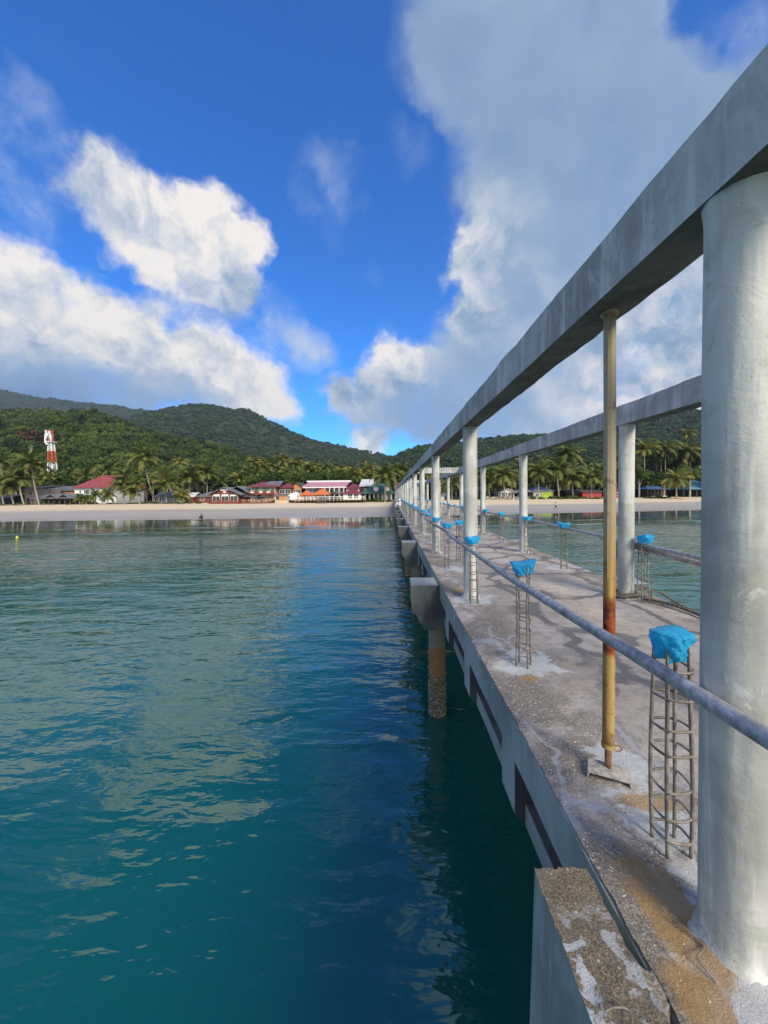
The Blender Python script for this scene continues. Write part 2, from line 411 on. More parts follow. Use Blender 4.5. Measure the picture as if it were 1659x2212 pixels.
def forest(name, pts, coll, smin, smax, label):
    me = bpy.data.meshes.new(name); me.from_pydata(pts, [], []); o = newobj(name, me); tag(o, label, 'forest', kind='stuff')
    ng = bpy.data.node_groups.new(name, 'GeometryNodeTree')
    ng.interface.new_socket('Geometry', in_out='INPUT', socket_type='NodeSocketGeometry'); ng.interface.new_socket('Geometry', in_out='OUTPUT', socket_type='NodeSocketGeometry')
    N = ng.nodes; L = ng.links
    gi = N.new('NodeGroupInput'); go = N.new('NodeGroupOutput'); ip = N.new('GeometryNodeInstanceOnPoints'); ci = N.new('GeometryNodeCollectionInfo')
    ci.inputs['Collection'].default_value = coll; ci.inputs['Separate Children'].default_value = True; ci.inputs['Reset Children'].default_value = True
    rr = N.new('FunctionNodeRandomValue'); rr.data_type = 'FLOAT_VECTOR'; rr.inputs[0].default_value = (-.12,-.12,0); rr.inputs[1].default_value = (.12,.12,6.28)
    rs = N.new('FunctionNodeRandomValue'); rs.data_type = 'FLOAT'; rs.inputs[2].default_value = smin; rs.inputs[3].default_value = smax
    L.new(gi.outputs[0], ip.inputs['Points']); L.new(ci.outputs[0], ip.inputs['Instance']); ip.inputs['Pick Instance'].default_value = True
    L.new(rr.outputs[0], ip.inputs['Rotation']); L.new(rs.outputs[1], ip.inputs['Scale']); L.new(ip.outputs[0], go.inputs[0])
    md = o.modifiers.new('forest', 'NODES'); md.node_group = ng
    return o
def interp(pts, x):
    if x <= pts[0][0]: return pts[0][1]
    for (a, b), (c, d) in zip(pts, pts[1:]):
        if x <= c: return b + (d-b)*(x-a)/(c-a)
    return pts[-1][1]
def hill(name, sky, Y0, Yr, Yb, nx, ny, rough, label, x_lo, x_hi, power=1.25, canopy=5.0):
    prof = []
    for (px, py) in sky:
        p = at(px, py, Yr); prof.append((p.x, p.z - canopy))
    def fz(x, y):
        zr = max(0.5, interp(prof, x))
        if y <= Yr:
            k = max(0.0, (y-Y0)/(Yr-Y0)); s = k**power
        else: s = max(0.0, 1-((y-Yr)/(Yb-Yr))**1.5)
        n = fbm(x/(rough*6), y/(rough*6), 1.7, 4)*rough*min(1, 4*s)*(1 if y < Yr else .3)*max(0,1-s*.75)
        return 2.0 + (zr-2.0)*s + n
    xs = [x_lo + (x_hi-x_lo)*i/nx for i in range(nx+1)]; ys = [Y0 + (Yb-Y0)*j/ny for j in range(ny+1)]
    o = grid_mesh(name, xs, ys, fz, M_FLOOR); tag(o, label, kind='structure')
    return fz
def scatter(fz, n, x0, x1, y0, y1, sink, seed, keep=None):
    rn = random.Random(seed); out = []
    for i in range(n):
        x = rn.uniform(x0, x1); y = rn.uniform(y0, y1)
        if keep and not keep(x, y): continue
        if abs(x) > y*1.5 + 25: continue
        out.append((x, y, fz(x, y) - sink))
    return out
near_sky = [(-500,905),(-150,898),(0,898),(60,892),(110,890),(165,896),(200,892),(235,905),(265,918),(330,935),(385,950),(440,962),(480,970),(540,990),(600,1005),(680,1018),(760,1026),(860,1030),(1000,1028),(1100,1024),(1300,1022),(1800,1015)]
fz1 = hill('hill', near_sky, 150, 330, 520, 110, 40, 7, 'forested hill close behind the village', -520, 420, 1.15)
mid_sky = [(-400,960),(100,950),(250,925),(300,905),(340,884),(380,876),(430,869),(470,873),(500,880),(530,878),(560,893),(600,913),(640,935),(680,950),(740,962),(800,972),(850,984),(880,975),(960,985),(1100,1000),(1700,1010)]
fz2 = hill('hill', mid_sky, 330, 1000, 1500, 110, 50, 26, 'steep wooded mountain behind the village', -1300, 900, 1.1, 8)
right_sky = [(700,1040),(800,1000),(850,985),(870,970),(900,962),(950,957),(1000,950),(1060,940),(1100,937),(1170,934),(1200,940),(1250,930),(1330,912),(1400,898),(1450,889),(1500,884),(1560,885),(1650,900),(1900,930),(2400,960)]
fz3 = hill('hill', right_sky, 200, 620, 1000, 110, 40, 14, 'long wooded ridge behind the beach', -140, 1150, 1.15, 7)
far_sky = [(-500,820),(-100,830),(0,845),(40,852),(100,866),(180,872),(260,880),(330,892),(420,910),(560,960),(700,1000)]
fz4 = hill('hill', far_sky, 900, 1800, 2600, 70, 20, 50, 'distant mountain ridge under cloud', -3200, 0, 1.1, 8)
forest('forest', scatter(fz1, 6200, -500, 420, 150, 345, 1.2, 1, lambda x, y: not (-178 < x < -140 and y < 185)), src, .7, 1.9, 'dense broadleaf forest on the near hill')
forest('forest', scatter(fz2, 15000, -1300, 760, 340, 1040, 2.5, 2), src_far, .7, 1.25, 'dark forest on the steep mountain')
forest('forest', scatter(fz3, 13500, -100, 1000, 205, 650, 2.0, 3), src_far, .6, 1.1, 'dark forest on the long ridge behind the beach')
forest('forest', scatter(fz4, 16000, -2600, -100, 1000, 1850, 3.0, 4), src_far, 1.6, 2.8, 'forest on the distant mountain ridge')

# ------------------------------------------------------------------ the air between the hills
hz = MB().box(-3600, 3600, -300, 2800, -9, 620); hm = bpy.data.materials.new('haze_air'); hm.use_nodes = True
hn = hm.node_tree.nodes; hn.remove(hn['Principled BSDF']); pv = hn.new('ShaderNodeVolumePrincipled')
pv.inputs['Color'].default_value = (.70,.84,1,1); pv.inputs['Density'].default_value = .00012; pv.inputs['Anisotropy'].default_value = .2
hm.node_tree.links.new(pv.outputs[0], hn['Material Output'].inputs['Volume'])
tag(hz.build('haze', hm), 'thin blue sea haze', kind='stuff')

# ------------------------------------------------------------------ the pier
ROW0, PITCHY, NROW = 1.25, 4.2, 24
ROWY = [ROW0 + PITCHY*k for k in range(NROW)]
XL, XR = 1.16, 3.42          # column rows
DX0, DX1 = 0.832, 3.86        # deck edges
PIER_END = 101.0
BEAM_Z = EYE + 0.95          # underside of the roof beams

def concrete(name, c, streak=.35, warm=(.36,.35,.30), rough=.85, sc=1.0, vert=True, bump=.25, crack=0.0):
    t = MT(name, rough)
    big = t.noise(t.pos, 1.4*sc, 6, .62, .4)
    st = t.noise(t.scale(t.pos, (9,9,.8)), 1.0, 5, .6, .3) if vert else t.noise(t.pos, 7, 5, .6)
    blot = t.noise(t.pos, 4.5*sc, 7, .68, .8)
    dark = tuple(x*.58 for x in c); lite = tuple(min(1,x*1.28) for x in c)
    col = t.mix(t.step(big, .36, .66), dark, c)
    col = t.mix(t.math('MULTIPLY', t.step(st, .50, .68), streak), col, lite)
    col = t.mix(t.math('MULTIPLY', t.step(st, .48, .28), streak*.8), col, dark)
    col = t.mix(t.math('MULTIPLY', t.step(blot, .54, .64), .6), col, warm)
    wpn = t.node('ShaderNodeVectorMath', operation='ADD'); t.nt.links.new(t.pos, wpn.inputs[0]); t.nt.links.new(t.noise(t.pos, 3, 4, .6, col=True), wpn.inputs[1])
    hair = t.math('MULTIPLY', t.step(t.vor(t.scale(wpn.outputs[0], (1,1,.45)), 2.6, 'DISTANCE_TO_EDGE'), .010, .003), t.step(t.noise(t.pos, 1.9, 3, .5), .52, .60))
    col = t.mix(t.math('MULTIPLY', hair, crack), col, tuple(x*.5 for x in c))
    drip = t.step(t.noise(t.scale(t.pos, (26,26,1.6)), 1.0, 4, .55), .66, .72)
    col = t.mix(t.math('MULTIPLY', t.math('MULTIPLY', drip, t.step(big, .45, .6)), crack*.7), col, tuple(x*.45 for x in c))
    sm = t.step(t.noise(t.scale(t.pos, (5,5,2.2)), 1.0, 7, .72, 1.2), .55, .60)
    col = t.mix(t.math('MULTIPLY', sm, streak*.55), col, tuple(min(1, x*1.22) for x in c))
    pit = t.step(t.vor(t.pos, 26), .09, .05)
    col = t.mix(t.math('MULTIPLY', pit, t.step(blot, .45, .6)), col, tuple(x*.45 for x in c))
    t.color(col)
    fine = t.noise(t.pos, 55, 5, .65)
    t.bump(t.math('ADD', t.math('MULTIPLY', blot, 1.6), t.math('ADD', t.math('MULTIPLY', st, .8), t.math('MULTIPLY', fine, .35))), bump, .02)
    return t.m
M_PLASTER = concrete('cement_plaster', (.52,.525,.485), .85, (.355,.375,.30), crack=.6, bump=.22)
M_BEAM = concrete('beam_plaster', (.47,.475,.46), .8, (.33,.345,.32), crack=.4, bump=.28)
M_SOFFIT = concrete('raw_formwork_concrete', (.135,.14,.13), .5, (.075,.08,.07), .9, 1.4, False, .5)  # darker, blotchier concrete for the beam undersides
M_FASCIA = concrete('painted_concrete', (.30,.345,.34), .25, (.27,.31,.30), .7, .8, True, .10)
M_GIRDER = concrete('girder_concrete', (.075,.078,.082), .25, (.06,.06,.06), .85, .8, True, .15)  # near-black colour holds the shade on bracket ends and girder web

M_FLANGE = concrete('dusty_flange', (.13,.135,.145), .3, (.20,.20,.19), .85, 2.0, False, .15)  # flange top darkened in colour for the shade under the deck edge
M_CAPFACE = concrete('raw_cap_face', (.12,.125,.125), .3, (.15,.17,.155), .85, .6, True, .15)  # cap sides towards the camera darkened in colour, as if turned from the sun
# deck surface
t = MT('deck_concrete', .9)
P = t.pos; ax = t.sep(P)
warp = t.node('ShaderNodeVectorMath', operation='SCALE'); t.nt.links.new(t.noise(P, 2.2, 4, .6, col=True), warp.inputs[0]); warp.inputs['Scale'].default_value = .55
WP = t.node('ShaderNodeVectorMath', operation='ADD'); t.nt.links.new(P, WP.inputs[0]); t.nt.links.new(warp.outputs[0], WP.inputs[1]); WP = WP.outputs[0]
a = t.noise(P, 1.1, 6, .6); b = t.noise(P, 9.0, 6, .7); cfine = t.noise(P, 60, 4, .7)
col = t.mix(t.step(a, .3, .7), (.31,.270,.228), (.48,.432,.378))
col = t.mix(t.math('MULTIPLY', t.step(b, .42, .68), .55), col, (.19,.155,.122))
col = t.mix(t.math('MULTIPLY', t.step(cfine, .5, .72), .5), col, (.58,.53,.46))
# gravel and shell bedded in the rough strips along both edges
edge = t.math('MAXIMUM', t.step(ax[0], 1.75, 1.15), t.step(ax[0], 3.15, 3.65))
edge = t.math('MULTIPLY', edge, t.step(t.noise(P, 2.0, 5, .65), .36, .56))
gcell = t.vor(P, 150, 'F1', 'Color'); gs = t.node('ShaderNodeSeparateColor'); t.nt.links.new(gcell, gs.inputs[0])
gv = t.mix(t.step(t.noise(P, 85, 6, .75), .36, .66), (.085,.070,.055), t.mix(gs.outputs[0], (.24,.205,.165), (.42,.375,.32)))
fl = t.node('ShaderNodeSeparateColor'); t.nt.links.new(t.vor(P, 38, 'F1', 'Color'), fl.inputs[0])
fleck = t.math('MULTIPLY', t.step(t.vor(t.scale(WP,(1,2.2,1)), 34), .26, .20), t.step(fl.outputs[1], .45, .55))
gv = t.mix(fleck, gv, (.72,.70,.66))
gd = t.vor(P, 150)
col = t.mix(t.math('MULTIPLY', edge, .85), col, gv)
# cement slopped round every post and cage
ym = t.math('PINGPONG', t.math('SUBTRACT', ax[1], ROW0), PITCHY/4)          # distance to the nearest post or cage along the pier
dl = t.math('MINIMUM', t.math('ABSOLUTE', t.math('SUBTRACT', ax[0], 1.22)), t.math('ABSOLUTE', t.math('SUBTRACT', ax[0], 3.42)))
dist = t.math('SQRT', t.math('ADD', t.math('MULTIPLY', ym, ym), t.math('MULTIPLY', dl, dl)))
sp = t.math('ADD', t.math('MULTIPLY', dist, -1.5), t.math('MULTIPLY_ADD', t.noise(P, 3.4, 7, .68, .6), 1.9, -.12))
blob = None
for (ox, oy, sr) in [(1.30,2.12,.26),(1.24,1.75,.30),(1.10,.95,.40),(1.15,3.3,.32),(1.16,5.35,.40),(3.4,5.4,.35)]:
    dx = t.math('SUBTRACT', ax[0], ox); dy = t.math('SUBTRACT', ax[1], oy)
    q = t.math('MULTIPLY_ADD', t.math('SQRT', t.math('ADD', t.math('MULTIPLY', dx, dx), t.math('MULTIPLY', dy, dy))), -1.0/sr, 1.0, clamp=True)
    blob = q if blob is None else t.math('MAXIMUM', blob, q)
sp2 = t.math('ADD', t.math('MULTIPLY', blob, .75), t.math('MULTIPLY_ADD', t.noise(P, 5.5, 7, .70, .8), 1.5, -.55))
splash = t.math('MAXIMUM', t.step(sp, .42, .60), t.math('MULTIPLY', t.step(sp2, .42, .62), t.step(blob, 0.0, .15)))
col = t.mix(t.math('MULTIPLY', splash, .85), col, t.mix(b, (.40,.42,.43), (.62,.63,.62)))
# dried run-off lines and fine cracks
ve = t.vor(t.scale(WP, (1,1,.01)), .95, 'DISTANCE_TO_EDGE')
vm_ = t.step(t.noise(P, 1.6, 4, .6), .34, .50)
crack = t.math('MULTIPLY', t.step(ve, .075, .030), vm_)
inner = t.step(ax[0], 1.35, 1.7)
col = t.mix(t.math('MULTIPLY', t.math('MULTIPLY', crack, inner), .85), col, (.115,.11,.11))
run = t.math('MULTIPLY', t.step(t.vor(t.scale(WP, (1.3,.8,.01)), 1.1, 'DISTANCE_TO_EDGE'), .030, .008), t.math('MULTIPLY', t.step(ax[0], 1.7, 1.4), t.step(a, .42, .56)))
col = t.mix(t.math('MULTIPLY', run, .7), col, (.42,.43,.47))
# ochre stains
och = None
for (ox, oy, sx, sy) in [(1.00,1.36,.13,.26),(.93,1.10,.10,.16),(1.27,1.83,.17,.07),(1.13,3.08,.09,.07),(1.05,5.9,.15,.15),(1.16,10.1,.2,.2),(1.1,14.2,.2,.3)]:
    dx = t.math('DIVIDE', t.math('SUBTRACT', ax[0], ox), sx); dy = t.math('DIVIDE', t.math('SUBTRACT', ax[1], oy), sy)
    q = t.math('SUBTRACT', 1.25, t.math('SQRT', t.math('ADD', t.math('MULTIPLY', dx, dx), t.math('MULTIPLY', dy, dy))), clamp=True)
    och = q if och is None else t.math('MAXIMUM', och, q)
och = t.step(t.math('ADD', och, t.math('MULTIPLY_ADD', t.noise(P, 7, 6, .65), 1.6, -.8)), .25, .62)
col = t.mix(t.math('MULTIPLY', och, .82), col, t.mix(b, (.24,.135,.035), (.44,.29,.12)))
t.color(col)
hh = t.math('ADD', t.math('MULTIPLY', b, 1.0), t.math('ADD', t.math('MULTIPLY', cfine, .35), t.math('ADD', t.math('MULTIPLY', t.math('MULTIPLY', t.noise(P, 85, 6, .75), edge), 2.0), t.math('MULTIPLY', crack, -.5))))
t.bump(hh, .55, .018)
M_DECK = t.m

# ragged gravelly top of the kerb block
t = MT('kerb_gravel', .95); P = t.pos
gc = t.node('ShaderNodeSeparateColor'); t.nt.links.new(t.vor(P, 230, 'F1', 'Color'), gc.inputs[0])
col = t.mix(t.step(t.noise(P, 120, 6, .78), .36, .64), (.075,.058,.036), t.mix(gc.outputs[0], (.22,.17,.10), (.40,.33,.23))); col = t.mix(t.math('MULTIPLY', t.step(t.vor(P, 48), .24, .19), t.step(t.noise(P, 14, 3, .5), .5, .58)), col, (.62,.60,.54))
pat = t.step(t.noise(P, 11, 6, .62, .6), .495, .535); low = t.step(t.sep(P)[1], 1.36, 1.20)
col = t.mix(t.math('MULTIPLY', pat, low), col, t.mix(t.noise(P,30,4,.6), (.42,.44,.46), (.62,.64,.66)))
t.color(t.mix(t.math('MULTIPLY', t.step(t.noise(P,5,5,.6), .4,.65), .55), col, (.20,.17,.15)))
t.bump(t.math('ADD', t.noise(P, 120, 6, .78), t.math('MULTIPLY', t.noise(P, 30, 5, .7), .9)), .9, .010)
M_KERBTOP = t.m

t = MT('weathered_pile', .85); P = t.pos; z = t.sep(P)[2]
nz = t.noise(P, 3, 6, .65, .5)
zz = t.math('MULTIPLY_ADD', nz, .35, t.math('SUBTRACT', z, .17))
col = t.mix(t.step(zz, 1.22, 1.32), t.mix(t.noise(P,6,5,.6), (.17,.075,.022), (.33,.16,.055)), t.mix(nz, (.10,.085,.06), (.27,.25,.20)))
enc = t.step(zz, .92, .58)
cell = t.node('ShaderNodeSeparateColor'); t.nt.links.new(t.vor(P, 38, 'F1', 'Color'), cell.inputs[0])
col = t.mix(enc, col, t.mix(cell.outputs[0], (.045,.038,.022), (.26,.20,.11)))
col = t.mix(t.step(zz, .06, -.02), col, (.008,.008,.007))
t.color(col); t.bump(t.math('ADD', t.math('MULTIPLY', t.vor(P,38), enc), nz), .7, .02)
M_PILE = t.m
M_BARN = simple('barnacle_shell', (.55,.50,.38), .8, .35, 30)

pier = empty('concrete_pier', (XL, ROW0, DECK), 'long unfinished concrete pier with post and beam frame running to the beach', 'pier')
# deck slab: fine and uneven close by, coarser further off
def deck_part():
    ys = [-3.0 + .35*i for i in range(9)] + [.10 + .028*i for i in range(150)]
    y = ys[-1]
    while y < PIER_END: y += min(1.4, .03 + (y-4.3)*.05); ys.append(min(y, PIER_END))
    xs = [DX0 + (1.9-DX0)*i/34 for i in range(34)] + [1.9 + (DX1-1.9)*i/30 for i in range(31)]
    v = []; nx = len(xs)
    for y in ys:
        lod = 1.0 if y < 14 else .3
        for i, x in enumerate(xs):
            e = max(0, 1-(x-DX0)/.55) + max(0, 1-(DX1-x)/.5)
            dz = .006*fbm(x*2.2, y*2.2, 0, 3) + .0045*(.5+1.6*e)*fbm(x*17, y*17, 4, 3)
            xx = x
            if i == 0: xx += .012*fbm(y*9, 1, 1, 3); dz -= .006
            if i == nx-1: xx += .03*fbm(y*4, 2, 7, 4)
            v.append((xx, y, DECK + dz*lod))
    ny = len(ys); f = [(j*nx+i, j*nx+i+1, (j+1)*nx+i+1, (j+1)*nx+i) for j in range(ny-1) for i in range(nx-1)]
    b = len(v)                                        # skirts
    for j in range(ny): v.append((DX0+.01, ys[j], DECK-.30))
    for j in range(ny): v.append((DX1-.01, ys[j], DECK-.30))
    for j in range(ny-1):
        f.append((j*nx, (j+1)*nx, b+j+1, b+j)); f.append((j*nx+nx-1, b+ny+j, b+ny+j+1, (j+1)*nx+nx-1)); f.append((b+j, b+j+1, b+ny+j+1, b+ny+j))
    mb = MB(); mb.add(v, f); o = wbuild(mb, 'deck', M_DECK, pier); autosmooth(o, 50)
    return o
deck_part()
# painted edge strip down the side, girder with its bottom flange, brackets
mb = MB()
ys = [-3 + .25*i for i in range(60)] + list(np.linspace(12.5, PIER_END, 60))
def strip(x0, x1, z0, z1, wob=.004):
    vs = []; fs = []
    for y in ys:
        w = wob*fbm(y*3, z0*5, 1, 3)
        vs += [(x0+w, y, z0+w), (x1, y, z0+w), (x1, y, z1), (x0+w, y, z1)]
    for j in range(len(ys)-1):
        for k in range(4): fs.append((j*4+k, j*4+(k+1)%4, (j+1)*4+(k+1)%4, (j+1)*4+k))
    fs += [(3,2,1,0), tuple((len(ys)-1)*4+k for k in range(4))]
    return MB().add(vs, fs)
wbuild(strip(.824, .86, DECK-.29, DECK-.020), 'edge_fascia', M_FASCIA, pier)
wbuild(strip(3.835, 3.878, DECK-.29, DECK-.006), 'edge_fascia', M_FASCIA, pier)
for s, xa in ((1, 1.14), (-1, 3.60)):
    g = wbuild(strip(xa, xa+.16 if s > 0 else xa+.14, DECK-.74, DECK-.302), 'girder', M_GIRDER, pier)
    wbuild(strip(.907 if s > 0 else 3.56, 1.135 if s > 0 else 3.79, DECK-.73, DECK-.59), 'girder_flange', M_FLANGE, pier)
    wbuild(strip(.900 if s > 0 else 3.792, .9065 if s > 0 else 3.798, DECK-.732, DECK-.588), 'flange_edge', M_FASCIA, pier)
bk = MB()
pr = [(-.0,-.289),(.0,-.655),(.08,-.75),(.30,-.75),(.30,-.289)]
v = [(x, y, z) for y in (-.145,.145) for x, z in pr]; k = len(pr)
bk.add(v, [tuple(range(k)), tuple(range(2*k-1, k-1, -1))], 1)
bk.f += [(i, k+i, k+(i+1)%k, (i+1)%k) for i in range(k)]; bk.mi += [0]*k
bk_me = bk.mesh('bracket', [M_FASCIA, M_GIRDER])
y = -1.7
while y < PIER_END-1:
    if min(abs(y - c) for c in [1.2+5.6*i for i in range(19)]) > -1:
        o = newobj('bracket', bk_me, pier); o.location = (.826-XL, y-ROW0, 0)
        o = newobj('bracket', bk_me, pier); o.location = (3.876-XL, y-ROW0, 0); o.scale = (-1,1,1)
    y += 1.45
# pile caps and piles
CAPS = [6.7+5.6*i for i in range(16)]
def cap_mesh():
    pr = [(.336,-.06),(.36,-.50),(.62,-.83),(4.15,-.83),(4.40,-.50),(4.42,-.06)]
    inn = [(.336,-.06),(.336,-.05),(.862,-.05)]
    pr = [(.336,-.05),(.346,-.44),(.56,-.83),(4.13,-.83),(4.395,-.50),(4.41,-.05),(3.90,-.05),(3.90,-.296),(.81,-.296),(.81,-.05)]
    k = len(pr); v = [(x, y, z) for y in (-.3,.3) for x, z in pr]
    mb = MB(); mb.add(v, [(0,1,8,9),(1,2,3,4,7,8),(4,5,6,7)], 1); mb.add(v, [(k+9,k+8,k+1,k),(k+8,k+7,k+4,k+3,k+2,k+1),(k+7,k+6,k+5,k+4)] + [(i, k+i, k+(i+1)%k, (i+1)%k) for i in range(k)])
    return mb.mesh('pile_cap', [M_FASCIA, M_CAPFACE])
cm = cap_mesh()
for c in CAPS:
    o = newobj('pile_cap', cm, pier); o.location = (-XL, c-ROW0, 0)
def pile_mesh(seed):
    mb = MB(); n = 28; zs = [2.45-.80-.06*i for i in range(48)]; vs = []; fs = []
    for z in zs:
        for j in range(n):
            a = 2*math.pi*j/n; en = max(0, min(1, (.88-z)/.35)) if z > -.05 else 1
            r = .150 + .014*en*(.6+fbm(math.cos(a)*9+seed, math.sin(a)*9, z*9, 3)) + .003*fbm(math.cos(a)*3, math.sin(a)*3, z*3+seed, 3)
            vs.append((r*math.cos(a), r*math.sin(a), z))
    for i in range(len(zs)-1):
        for j in range(n): fs.append((i*n+j, (i+1)*n+j, (i+1)*n+(j+1)%n, i*n+(j+1)%n))
    mb.add(vs, fs); return mb.mesh('pile', M_PILE, True)
def barn_mesh(seed):
    rn = random.Random(seed); mb = MB()
    for i in range(420):
        z = .04 + 1.15*rn.random()**1.7; a = rn.uniform(0, 6.28); r0 = .152; s = rn.uniform(.004,.010)*(1.25 if z < .55 else .9)
        d = Vector((math.cos(a), math.sin(a), 0)); tt = Vector((-math.sin(a), math.cos(a), 0)); up = Vector((0,0,1))
        c = d*r0 + up*z; tip = c + d*s*1.3
        ring = [c + (tt*math.cos(q)+up*math.sin(q))*s for q in (0,1.57,3.14,4.71)]; top = [tip + (tt*math.cos(q)+up*math.sin(q))*s*.5 for q in (0,1.57,3.14,4.71)]
        mb.add(ring+top, [(0,1,5,4),(1,2,6,5),(2,3,7,6),(3,0,4,7),(4,5,6,7)])
    return mb.mesh('barnacles', M_BARN)
pm = [pile_mesh(1), pile_mesh(8)]; bm_ = [barn_mesh(1), barn_mesh(2)]
for i, c in enumerate([1.2]+CAPS):
    for k, x in enumerate((.80, 3.75)):
        o = newobj('pile', pm[(i+k)%2], pier); o.location = (x-XL, c-ROW0-.05, -DECK); o.rotation_euler.z = i*1.3
        if i < 5 and k == 0:
            b = newobj('barnacles', bm_[i%2], o); b['kind'] = 'stuff'
# round plastered columns
def column_mesh(seed, n, m, amp):
    mb = MB(); vs = []; fs = []; H = BEAM_Z - DECK + .05
    for i in range(m+1):
        z = -.02 + H*i/m + .0
        for j in range(n):
            a = 2*math.pi*j/n; c_, s_ = math.cos(a), math.sin(a)
            fl = .026*max(0, 1-z/.05)**2 + .007*max(0, 1-(H-.05-z)/.04 if z < H-.05 else 1)
            r = .101 + fl + amp*fbm(c_*1.6+seed, s_*1.6, z*1.3, 3) + amp*.35*fbm(c_*5, s_*5+seed, z*4, 3)
            vs.append((r*c_, r*s_, z))
    for i in range(m):
        for j in range(n): fs.append((i*n+j, i*n+(j+1)%n, (i+1)*n+(j+1)%n, (i+1)*n+j))
    mb.add(vs, fs); return mb.mesh('column', M_PLASTER, True)
c_near = column_mesh(3, 72, 90, .0028); c_mid = [column_mesh(5+i, 28, 30, .004) for i in range(3)]; c_far = column_mesh(20, 12, 6, .002)
for k, y in enumerate(ROWY):
    for x in (XL, XR):
        me = c_near if (k == 0 and x == XL) else (c_mid[(k+int(x))%3] if k < 7 else c_far)
        o = newobj('column', me, pier); o.location = (x-XL, y-ROW0, 0); o.rotation_euler.z = k*2.1+x
        if k == 0 and x == XL: o.rotation_euler.z = 0.4
# ragged skirts of spilled mortar at the column feet
def skirt_mesh(seed):
    n, m = 36, 5; vs = []; fs = []
    for i in range(m+1):
        q = i/m
        for j in range(n):
            a = 2*math.pi*j/n; e = .045 + .05*(.5+fbm(math.cos(a)*1.6+seed, math.sin(a)*1.6, seed, 3))
            r = .09 + e*q; z = .030*(1-q)**1.6 - .008*q + .006*fbm(math.cos(a)*6*q, math.sin(a)*6*q, seed, 3)
            vs.append((r*math.cos(a), r*math.sin(a), z))
    for i in range(m):
        for j in range(n): fs.append((i*n+j, (i+1)*n+j, (i+1)*n+(j+1)%n, i*n+(j+1)%n))
    return MB().add(vs, fs).mesh('mortar_skirt', M_DECK, True)
M_MORTAR = simple('spilled_mortar', (.43,.44,.44), .92, .25, 14, .6, 60, .01)
sk = [skirt_mesh(i*3.3) for i in range(3)]
for col_o in [o for o in pier.children if o.name.startswith('column')][:16]:
    o = newobj('mortar_skirt', sk[len(col_o.name)%3], col_o)
# roof beams
def beam(x0, x1, y0, y1, z0, z1, axis, fine, name):
    """hand-plastered beam along y (axis 1) or x (axis 0)"""
    prof_n = 6; vs = []; fs = []
    L = []
    if axis == 1:
        y = y0
        while y < y1: L.append(y); y += (.07 if y < 8 else (.3 if y < 22 else 1.4)) if fine else .5
        L.append(y1); a0, a1 = x0, x1
    else:
        L = list(np.linspace(x0, x1, 14)); a0, a1 = y0, y1
    loop = []
    k = 5
    for i in range(k): loop.append((a0, z0+(z1-z0)*i/k))
    for i in range(k): loop.append((a0+(a1-a0)*i/k, z1))
    for i in range(k): loop.append((a1, z1-(z1-z0)*i/k))
    for i in range(k): loop.append((a1-(a1-a0)*i/k, z0))
    ca, cz = (a0+a1)/2, (z0+z1)/2; n = len(loop)
    for p in L:
        for (a_, z_) in loop:
            d = .0075*fbm(p*1.7, a_*6, z_*6, 3) + .004*fbm(p*6, a_*11, z_*11, 3)
            s = 1 + d/.14
            aa, zz = ca+(a_-ca)*s, cz+(z_-cz)*s
            if axis == 1: vs.append((aa, p, zz))
            else: vs.append((p, aa, zz))
    for i in range(len(L)-1):
        for j in range(n): fs.append((i*n+j, i*n+(j+1)%n, (i+1)*n+(j+1)%n, (i+1)*n+j))
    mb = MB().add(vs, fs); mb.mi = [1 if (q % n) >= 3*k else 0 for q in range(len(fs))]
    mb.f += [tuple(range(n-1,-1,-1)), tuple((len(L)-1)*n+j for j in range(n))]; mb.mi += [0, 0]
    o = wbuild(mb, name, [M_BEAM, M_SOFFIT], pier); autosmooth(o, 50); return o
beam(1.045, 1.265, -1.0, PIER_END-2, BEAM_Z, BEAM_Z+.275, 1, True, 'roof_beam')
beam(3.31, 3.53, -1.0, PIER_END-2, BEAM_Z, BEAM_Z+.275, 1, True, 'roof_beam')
for k in range(0, NROW, 4):
    y = ROWY[k]; beam(1.268, 3.307, y-.10, y+.10, BEAM_Z+.004, BEAM_Z+.268, 0, False, 'cross_beam')

